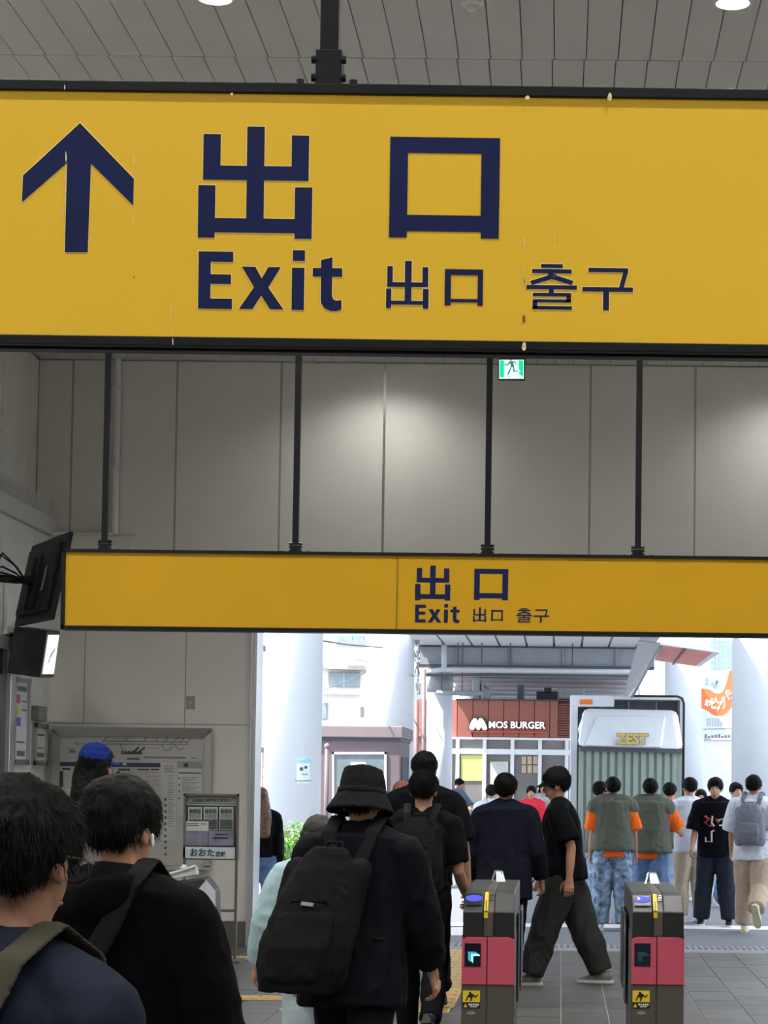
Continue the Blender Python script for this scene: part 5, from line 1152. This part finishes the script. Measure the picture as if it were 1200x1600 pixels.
        g = MB().tube([(-.04, yb_ + d_ * .25, cz_ + h_ * .46), (-.03, yb_ + d_ * .25, cz_ + h_ * .55), (.03, yb_ + d_ * .25, cz_ + h_ * .55), (.04, yb_ + d_ * .25, cz_ + h_ * .46)], [.008] * 4, side=(0, 1, 0), seg=8).xf(TB).xf(SCL); g.build('carry_handle', bm_, pk, local=True, smooth=True)
        if bag.get('patch'):
            y_ = yb_ - d_ * .60; MB().hexa([TB(p) * s for p in [(-.025, y_, cz_ + .055), (.027, y_, cz_ + .050), (.027, y_ + .03, cz_ + .050), (-.025, y_ + .03, cz_ + .055), (-.025, y_, cz_ + .070), (.027, y_, cz_ + .065), (.027, y_ + .03, cz_ + .065), (-.025, y_ + .03, cz_ + .070)]]).build('brand_patch', M('patch_grey', S(150, 148, 150), .5), pk, local=True)
        i_ = tinf
        for sx in bag.get('straps', (-1, 1)):
            sa = .085 * wide
            pts = [(sx * .05 + bag.get('x', 0) * .5, -.150 - i_, 1.28), (sx * .07, -.132 - i_, 1.37), (sx * (sa + .005), -.092 - i_ * 1.1, 1.455 + i_ * .4 - drop * .7), (sx * (sa + .01), -.02, 1.502 + i_ * 1.1 - drop * .8), (sx * (sa + .012), .06 + i_, 1.46 + i_ * .6 - drop * .5), (sx * (sa + .02), .112 + i_, 1.36), (sx * .12, .118 + i_, 1.22), (sx * .165, .06 + i_, 1.08), (sx * (.17 + i_), -.03, 1.03), (sx * .13, -.115 - i_, 1.02)]
            sw_ = bag.get('sw', .030)
            g = MB().tube([T(p) for p in pts], [(sw_, .007)] * 7 + [(sw_ * .5, .005)] * 3, side=(1, 0, 0), seg=10).xf(SCL)
            vol('shoulder_strap', g, bag.get('sm', bm_), root, .006, 1)
    if extra: extra(root, T, Hd, SCL, arms_, feet, s)
    return root

# ------------------------------------------------------------------ outfits
k_tee = fab('black_cotton', 15, 16, 21); k_jkt = fab('black_nylon', 11, 13, 19, .75); k_pant = fab('black_trouser', 14, 15, 19); k_hood = fab('black_fleece', 14, 14, 17, .95)
navy = fab('navy_wool', 32, 37, 50); khaki = fab('khaki_strap', 62, 60, 50); k_bag = fab('black_bag', 30, 29, 31, .7); k_bag2 = fab('charcoal_bag', 25, 24, 26, .8)
ltblue = fab('pale_blue_nylon', 160, 186, 194, .6); dkcoat = fab('dark_navy_coat', 24, 26, 38); char = fab('charcoal_cotton', 52, 54, 54); orange = fab('orange_jersey', 236, 106, 40); vestm = fab('olive_grey_vest', 96, 99, 90, .75)
acid = fab('acid_wash_denim', 128, 148, 174, .85, .85, 16); ltden = fab('light_denim', 150, 172, 200, .85, .2, 12); dkden = fab('dark_denim', 38, 43, 54, .85, .2, 12); beige = fab('beige_cotton', 188, 174, 152); wht = fab('white_cotton', 214, 218, 228); greyb = fab('grey_bag_nylon', 120, 122, 134, .6); green = fab('olive_bag', 84, 94, 74); tan = fab('tan_cotton', 184, 164, 146)
blue = fab('royal_blue_cap', 28, 48, 116); grysw = fab('grey_sweater', 108, 104, 104); jean = fab('blue_jean', 96, 122, 158, .85, .3, 10); bluep = fab('blue_shirt', 96, 108, 132)
whsh = M('white_sneaker', S(226, 224, 220), .5); bksh = M('black_sneaker', S(28, 28, 30), .5); gysh = M('grey_black_sneaker', S(122, 120, 114), .55, var=.6, scale=18); brnh = M('brown_hair', S(118, 86, 66), .45, var=.3, scale=50); grbr = M('greying_brown_hair', S(36, 32, 28), .65, var=.35, scale=60); redh = M('auburn_hair', S(150, 92, 74), .45, var=.3, scale=50)
m_bud = M('white_earbud', S(225, 225, 225), .3)

def ex_front(root, T, Hd, SCL, arms_, feet, s):    # glasses
    gb = MB()
    for sx in (-1, 1):
        gb.tube([Hd((sx * .080, .0, 1.618)), Hd((sx * .079, .06, 1.620)), Hd((sx * .066, .104, 1.618))], [.0032] * 3, side=(0, 0, 1), seg=6)
        gb.tube([Hd((sx * .034 + .027 * math.cos(a), .107, 1.607 + .022 * math.sin(a))) for a in np.linspace(0, 6.283, 17)], [.0028] * 17, side=(0, 1, 0), seg=6)
    gb.tube([Hd((-.01, .109, 1.612)), Hd((.01, .109, 1.612))], [.003] * 2, side=(0, 0, 1), seg=6)
    gb.xf(SCL).build('glasses', M('glasses_black', S(18, 18, 20), .25), root, local=True)
person('man at the lower left corner in a navy jacket with khaki backpack straps and glasses', -6, 3.25, -24, 1.60, top=dict(m=navy, inf=.020, hem=.80, name='jacket', fold=True, wr=(.007, 9, 1)), wide=.93, drop=.022, skin=m_skin2, bottom=dict(m=k_pant), shoes=(bksh, m_solek), hair='thick', head=(2, 4), lean=5, bag=dict(m=khaki, size=(.30, .44, .15), z=1.16, sw=.036), vox=.009, extra=ex_front)
def ex_bud(root, T, Hd, SCL, arms_, feet, s):
    MB().tube([Hd((.086, .006, 1.598)), Hd((.088, .012, 1.575))], [.006, .004], seg=8, rnd=(True, True)).xf(SCL).build('earbud', m_bud, root, local=True, smooth=True)
person('man in a black hooded top with a strap over one shoulder and a white earbud', 166, 5.0, -14, 1.605, top=dict(m=k_hood, inf=.030, hem=.82, name='hooded_top', hood=True, loose=True, wr=(.008, 8, 1)), bottom=dict(m=k_pant), shoes=(bksh, m_solek), hair='thick', head=(-10, 6), lean=6, arms=((10, 16, 30), (4, 17, 20)), bag=dict(m=k_bag, sm=fab('dark_grey_strap', 32, 32, 34), size=(.28, .44, .15), z=1.08, x=-.04, straps=(1,), sw=.034), vox=.010, extra=ex_bud)
person('person in a royal blue cap with dark hair standing before the map board', 144, 14.2, -20, 1.80, top=dict(m=grysw, inf=.022), bottom=dict(m=k_pant), shoes=(bksh, m_solek), hair='bob', hat=('cap', blue), vox=.012, head=(-30, 0))
person('man in a black bucket hat and black jacket wearing a large black backpack', 556, 9.0, -12, 1.66, top=dict(m=k_jkt, inf=.040, hem=.74, name='jacket', stand=True, loose=True, cuffk=.6, flare=.02, wr=(.010, 8, 1)), bottom=dict(m=k_pant, inf=.02), shoes=(bksh, m_solek), hat=('bucket', fab('black_hat_cotton', 26, 26, 28, .9)), hair='short', lean=6, head=(0, 4), arms=((6, 17, 10), (8, 15, 14, .02)), wide=1.03, legs=((18, 10, 0), (-14, 20, -12)), bag=dict(m=k_bag2, soft=True, size=(.36, .60, .21), z=1.09, x=-.045, tilt=.20, patch=True, sw=.036, zip=k_jkt), vox=.010)
person('woman with greying brown hair in a pale blue jacket beside the bucket hat man', 499, 10.2, 10, 1.44, top=dict(m=ltblue, inf=.035, hem=.78, name='jacket', loose=True, si=.04), bottom=dict(m=fab('pale_trouser', 176, 190, 198), inf=.02), shoes=(whsh, None), hair='bob', hairm=grbr, lean=6, arms=((6, 20, 16), (0, 12, 15)), vox=.011)
person('man in a black t-shirt with a black backpack and bare right arm', 659, 13.3, -4, 1.70, top=dict(m=k_tee, inf=.018, hem=.88, sl=.8, si=.018, name='t_shirt'), bottom=dict(m=k_pant, inf=.015, cuff=.02), shoes=(bksh, m_solek), hair='short', lean=3, arms=((4, 8, 8), (2, 10, 52)), wide=.95, legs=((22, 12, 8), (-6, 46, -40)), bag=dict(m=fab('black_ripstop_bag', 22, 23, 25, .6), soft=True, size=(.29, .46, .17), z=1.20, sw=.03), vox=.010)
person('tall man in a black shirt walking ahead of the t-shirt man', 661, 15.8, 6, 1.84, top=dict(m=k_tee, inf=.03, hem=.84, sl=.95, si=.03, name='shirt', loose=True), bottom=dict(m=k_pant, inf=.02), shoes=(bksh, m_solek), hair='short', legs=((18, 8, 4), (-16, 18, -14)), wide=1.05, arms=((8, 12, 14), (-4, 16, 20)), vox=.012)
person('person with auburn hair half hidden beyond the bucket hat man', 626, 18.6, -10, 1.60, top=dict(m=k_tee, inf=.02), bottom=dict(m=k_pant), shoes=(bksh, m_solek), hair='bob', hairm=redh, vox=.013)
person('person in a long dark navy coat walking out behind the left gate', 788, 17.0, -6, 1.68, top=dict(m=dkcoat, inf=.045, hem=.74, name='coat', loose=True, si=.035, flare=.015), bottom=dict(m=k_pant, inf=.02), shoes=(bksh, m_solek), hair='thick', legs=((16, 8, 4), (-14, 18, -14)), arms=((6, 12, 12), (-2, 14, 28)), vox=.011)
person('man in a black cap and loose charcoal trousers striding across the exit', 884, 17.55, 84, 1.75, top=dict(m=k_tee, inf=.030, hem=.86, sl=.85, si=.03, name='t_shirt', flare=.018), bottom=dict(m=char, inf=.05, knee=.06, cuff=.055, len=.96, wr=(.014, 6, 1)), shoes=(gysh, None), hair='short', hat=('cap', fab('black_cap', 30, 30, 32)), legs=((20, 4, 0), (-19, 3, 0)), arms=((-24, 12, 26), (10, 8, 14)), lean=6, head=(4, 6), vox=.010)
def ex_bagshoulder(root, T, Hd, SCL, arms_, feet, s):
    g = MB().tube([(.22, -.02, .98), (.22, -.02, 1.2)], [(.05, .12), (.04, .10)], rnd=(True, True)).xf(T).xf(SCL); o = vol('shoulder_bag', g, k_bag, root, .012, 3, wr=(.006, 9, 1))
    MB().tube([T((.21, -.07, 1.2)), T((.15, -.02, 1.47)), T((.21, .05, 1.2))], [.008] * 3, seg=6).xf(SCL).build('bag_strap', k_bag, root, local=True)
person('woman with long brown hair, blue jeans and black bag at the left jamb', 405, 22.3, 30, 1.56, top=dict(m=k_tee, inf=.025, hem=.95), bottom=dict(m=jean, inf=.035, knee=.04, cuff=.045), shoes=(bksh, m_solek), hair='long', hairm=brnh, legs=((18, 6, 4), (-18, 16, -14)), vox=.012, extra=ex_bagshoulder)

st_g = 'people standing and walking in the street'
person('person in olive vest and orange shirt with acid wash jeans, left of the pair', 957, 24.3, 4, 1.69, top=dict(m=orange, inf=.020, hem=.83, sl=.9, si=.035, loose=True, name='t_shirt'), over=dict(m=vestm, inf=.048, hem=.90, sl=0, name='vest', loose=True, flare=.03), bottom=dict(m=acid, inf=.04, knee=.05, cuff=.055, stack=True, wr=(.014, 7, 1)), shoes=(whsh, None), hair='short', legs=((3, 4, 0, 3), (-3, 4, 0, 4)), arms=((0, 8, 20), (2, 12, 12)), group=st_g, vox=.012)
person('person in an olive vest over a bright orange shirt right behind the right gate', 1015, 24.9, -4, 1.68, top=dict(m=orange, inf=.022, hem=.80, sl=.95, si=.04, loose=True, name='t_shirt'), over=dict(m=vestm, inf=.053, hem=.87, sl=0, name='vest', loose=True, flare=.03), bottom=dict(m=jean, inf=.04, knee=.05, cuff=.05, wr=(.014, 7, 1)), shoes=(whsh, None), hair='short', arms=((4, 12, 8), (20, 24, 60)), group=st_g, vox=.012)
person('person in an orange shirt with an olive shoulder bag and light jeans', 1045, 26.9, -10, 1.64, top=dict(m=orange, inf=.03, hem=.88, sl=.9, si=.03), bottom=dict(m=ltden, inf=.03, cuff=.04), shoes=(whsh, None), hair='short', bag=dict(m=green, size=(.26, .36, .14), z=1.06, straps=(-1,), name='shoulder_bag'), group=st_g, vox=.013)
person('person in a dark top and blue jeans partly behind the olive vest on the left', 935, 25.6, -60, 1.64, top=dict(m=fab('dark_camo', 84, 84, 80, .85, .5, 10), inf=.03, hem=.86, sl=.8, si=.03), bottom=dict(m=acid, inf=.03, cuff=.045), shoes=(whsh, None), hair='short', arms=((30, 8, 40), (30, 8, 40)), group=st_g, vox=.013)
person('person in a white shirt and straight beige trousers with arm stretched out', 1078, 25.9, 20, 1.70, top=dict(m=wht, inf=.03, hem=.84, sl=1.1, si=.03, loose=True), bottom=dict(m=beige, inf=.03, knee=.035, cuff=.045), shoes=(whsh, None), hair='short', arms=((35, 30, 30), (4, 10, 10)), group=st_g, vox=.013)
def ex_print(root, T, Hd, SCL, arms_, feet, s):
    mw, mr = M('print_cream', S(206, 200, 184), .7), M('print_maroon', S(150, 60, 64), .7)
    def strip(pts, m_, wd=.011):
        P = []
        for x, z in pts:
            a, c = trad(max(z, .88)); a = max(a, .162) + .046; c = max(c, .118) + .046; P.append(T((x, c * math.sqrt(max(.05, 1 - (x / a) ** 2)), z)))
        MB().tube(P, [(wd, .006)] * len(P), side=(1, 0, .4), seg=6).xf(SCL).build('shirt_print', m_, root, local=True)
    strip([(.10, 1.05), (.10, 1.0), (.03, 1.0), (.03, 1.12), (.0, 1.13)], mw); strip([(.11, 1.30), (.06, 1.26), (.11, 1.22), (.05, 1.18), (.02, 1.2)], mr, .018); strip([(-.05, 1.25), (-.1, 1.27), (-.12, 1.2), (-.06, 1.19)], mw); strip([(.02, 1.30), (.03, 1.22), (.0, 1.18)], mw); strip([(-.02, 1.27), (-.05, 1.22)], mr, .014)
person('person facing the camera in a black printed t-shirt and dark jeans', 1117, 25.3, 172, 1.70, top=dict(m=k_tee, inf=.036, hem=.82, sl=.95, si=.04, loose=True, name='t_shirt'), bottom=dict(m=dkden, inf=.035, knee=.045, cuff=.05), shoes=(bksh, None), hair='thick', legs=((6, 6, 0, 6), (-2, 4, 0, 5)), arms=((2, 14, 20), (6, 10, 30)), group=st_g, vox=.012, extra=ex_print, head=(0, 0))
person('person in white shirt with grey backpack and tan trousers at the right edge', 1176, 24.2, -14, 1.74, top=dict(m=wht, inf=.04, hem=.80, sl=.95, si=.045, loose=True), bottom=dict(m=tan, inf=.04, knee=.05, cuff=.05, wr=(.013, 6, 1)), shoes=(M('cream_sneaker', S(222, 214, 190), .5), M('cream_sole', S(216, 206, 170), .6)), hair='short', bag=dict(m=greyb, size=(.33, .44, .18), z=1.18, sw=.032), legs=((12, 6, 2), (-10, 52, -58)), arms=((14, 12, 12), (-10, 12, 12)), group=st_g, vox=.012)
person('person in blue jeans walking behind the printed t-shirt', 1148, 29.0, 200, 1.66, top=dict(m=wht, inf=.03), bottom=dict(m=jean, inf=.03, cuff=.04), shoes=(bksh, None), hair='short', legs=((14, 6, 4), (-14, 16, -14)), group=st_g, vox=.014)
person('small person in pale clothes seen between beige trousers and dark jeans', 1094, 30.5, 180, 1.55, top=dict(m=wht, inf=.03), bottom=dict(m=fab('pale_grey_trouser', 206, 204, 206), inf=.04, cuff=.05), shoes=(whsh, None), hair='bob', group=st_g, vox=.015)
person('far woman in a grey patterned jacket and light jeans crossing the street', 849, 40.5, 165, 1.62, top=dict(m=fab('grey_pattern', 168, 168, 172, .8, .5, 12), inf=.05, hem=.84, name='jacket'), bottom=dict(m=ltden, inf=.035, cuff=.045), shoes=(bksh, None), hair='bob', group=st_g, vox=.016)
person('far man in a slate blue shirt standing by the shop window', 712, 47.0, -120, 1.68, top=dict(m=bluep, inf=.025), bottom=dict(m=char, inf=.02), shoes=(bksh, None), hair='short', group=st_g, vox=.018, arms=((40, 6, 30), (40, 6, 30)), head=(0, 18))
person('far person in a white top with a pale backpack beside the coat', 766, 31.0, 0, 1.58, top=dict(m=wht, inf=.03), bottom=dict(m=char, inf=.02), shoes=(whsh, None), hair='short', bag=dict(m=fab('pale_pack', 200, 204, 212), z=1.2), group=st_g, vox=.015)
person('far person in a bright red top near the shop door', 829, 36.5, 175, 1.56, top=dict(m=fab('red_jersey', 214, 54, 70), inf=.03), bottom=dict(m=char, inf=.02), shoes=(whsh, None), hair='short', group=st_g, vox=.016)

# ================================================================== finish: turn soft volumes and lettering into plain meshes
extras = []
for o, wr, join, strands, post in PEND:
    for j in join:
        if j[0] == 'vol':
            t = j[1].build('tmp', None, None, local=True); r = t.modifiers.new('r', 'REMESH'); r.mode = 'VOXEL'; r.voxel_size = j[2]
            q = t.modifiers.new('s', 'SMOOTH'); q.factor = .5; q.iterations = 2; extras.append((o, t))
bpy.context.view_layer.update()
dg = bpy.context.evaluated_depsgraph_get()
def getmesh(o):
    me = bpy.data.meshes.new_from_object(o.evaluated_get(dg)); return me
emap = {}
for o, t in extras: emap.setdefault(o.name, []).append(getmesh(t))
done = [(o, getmesh(o)) for o, *_ in PEND]
tdone = [(o, getmesh(o), p, m4, ft) for o, p, m4, ft in TEXTS]
for o, t in extras: bpy.data.objects.remove(t)
def vn(me):
    n = len(me.vertices); co = np.empty(n * 3); me.vertices.foreach_get('co', co); no = np.empty(n * 3); me.vertices.foreach_get('normal', no); return co.reshape(-1, 3), no.reshape(-1, 3)
seed = 0
for (o, me), (_, wr, join, strands, post) in zip(done, PEND):
    o.modifiers.clear(); old = o.data; o.data = me; me.name = o.name; bpy.data.meshes.remove(old); seed += 1
    if wr:
        co, no = vn(me); amp, fr, an = wr; sh_ = seed * 7.31
        a = vnoise(co * (fr, fr, fr * .75) + sh_); b_ = vnoise(co * (fr * 2.3, fr * 2.3, fr * 1.6) + sh_ + 40 + a[:, None] * .8)
        disp = amp * ((1 - 2 * np.abs(a)) * .6 + (1 - 2 * np.abs(b_)) * .5)
        co = co + no * disp[:, None]; me.vertices.foreach_set('co', co.ravel())
    if join:
        mats = [m_ for m_ in me.materials]; V = []; Fc = []; MI = []
        co, _n2 = vn(me); V.append(co); base_n = len(co); Fc += [tuple(p.vertices) for p in me.polygons]; MI += [0] * len(me.polygons)
        for m2 in emap.get(o.name, []):
            c2, _q = vn(m2); Fc += [tuple(i + base_n for i in p.vertices) for p in m2.polygons]; MI += [0] * len(m2.polygons); V.append(c2); base_n += len(c2)
        for j in join:
            if j[0] == 'raw':
                c2 = np.array(j[1].v); 
                if j[2] not in mats: mats.append(j[2])
                Fc += [tuple(i + base_n for i in f_) for f_ in j[1].f]; MI += [mats.index(j[2])] * len(j[1].f); V.append(c2); base_n += len(c2)
        nm_ = bpy.data.meshes.new(o.name); nm_.from_pydata(np.concatenate(V).tolist(), [], Fc)
        for m_ in mats: nm_.materials.append(m_)
        nm_.polygons.foreach_set('material_index', MI); nm_.update(); o.data = nm_; bpy.data.meshes.remove(me); me = nm_
    me.polygons.foreach_set('use_smooth', [True] * len(me.polygons)); me.update()
    if strands:
        rg = np.random.RandomState(seed); co, no = vn(me); zc_ = co[:, 2]; idx = rg.choice(len(co), strands)
        p = co[idx]; n_ = no[idx]; ln = rg.uniform(.009, .024, strands)[:, None]; grav = np.array((0, 0, -1.0)); top_c = np.array((co[:, 0].mean(), co[:, 1].mean() - .02, co[:, 2].max()))
        flow = p - top_c; ln = ln * np.clip(np.linalg.norm(flow, axis=1)[:, None] / .11, .15, 1.0); flow -= n_ * (flow * n_).sum(1)[:, None]; flow /= np.linalg.norm(flow, axis=1)[:, None] + 1e-6
        d_ = n_ * .28 + flow * 1.0 + grav * .2 + rg.normal(0, .25, (strands, 3)); d_ /= np.linalg.norm(d_, axis=1)[:, None]
        sd = np.cross(d_, n_ + rg.normal(0, .2, (strands, 3))); sd /= np.linalg.norm(sd, axis=1)[:, None] + 1e-6; w_ = .0011
        a_ = p - n_ * .002 + sd * w_; b2 = p - n_ * .002 - sd * w_; m1 = p + d_ * ln * .55 + sd * w_ * .7; m2_ = p + d_ * ln * .55 - sd * w_ * .7; tp = p + d_ * ln + grav * ln * .35
        V = np.stack([a_, b2, m1, m2_, tp], 1).reshape(-1, 3); Fc = []
        for k in range(strands): q = 5 * k; Fc += [(q, q + 1, q + 3, q + 2), (q + 2, q + 3, q + 4)]
        hm2 = bpy.data.meshes.new('hair_strands'); hm2.from_pydata(V.tolist(), [], Fc); hm2.materials.append(me.materials[0])
        ho = bpy.data.objects.new('hair_strands', hm2); COL.objects.link(ho); ho.parent = o; ho['kind'] = 'stuff'
for o, me, par, m4, ft in tdone:
    n = o.name; cu = o.data; bpy.data.objects.remove(o); bpy.data.curves.remove(cu)
    if ft:
        co, _q = vn(me); k = (ft[0] if isinstance(ft, tuple) else ft) / (co[:, 0].max() - co[:, 0].min()); k2 = ft[1] / (co[:, 1].max() - co[:, 1].min()) if isinstance(ft, tuple) else k; c0 = (co[:, 0].max() + co[:, 0].min()) / 2; c1_ = (co[:, 1].max() + co[:, 1].min()) / 2
        co[:, 0] = (co[:, 0] - c0) * k; co[:, 1] = (co[:, 1] - c1_) * k2; me.vertices.foreach_set('co', co.ravel()); me.update()
    no = bpy.data.objects.new(n.split('.')[0], me); COL.objects.link(no); no.parent = par
    no.matrix_local = Matrix.Translation(-Vector(wl(par))) @ m4
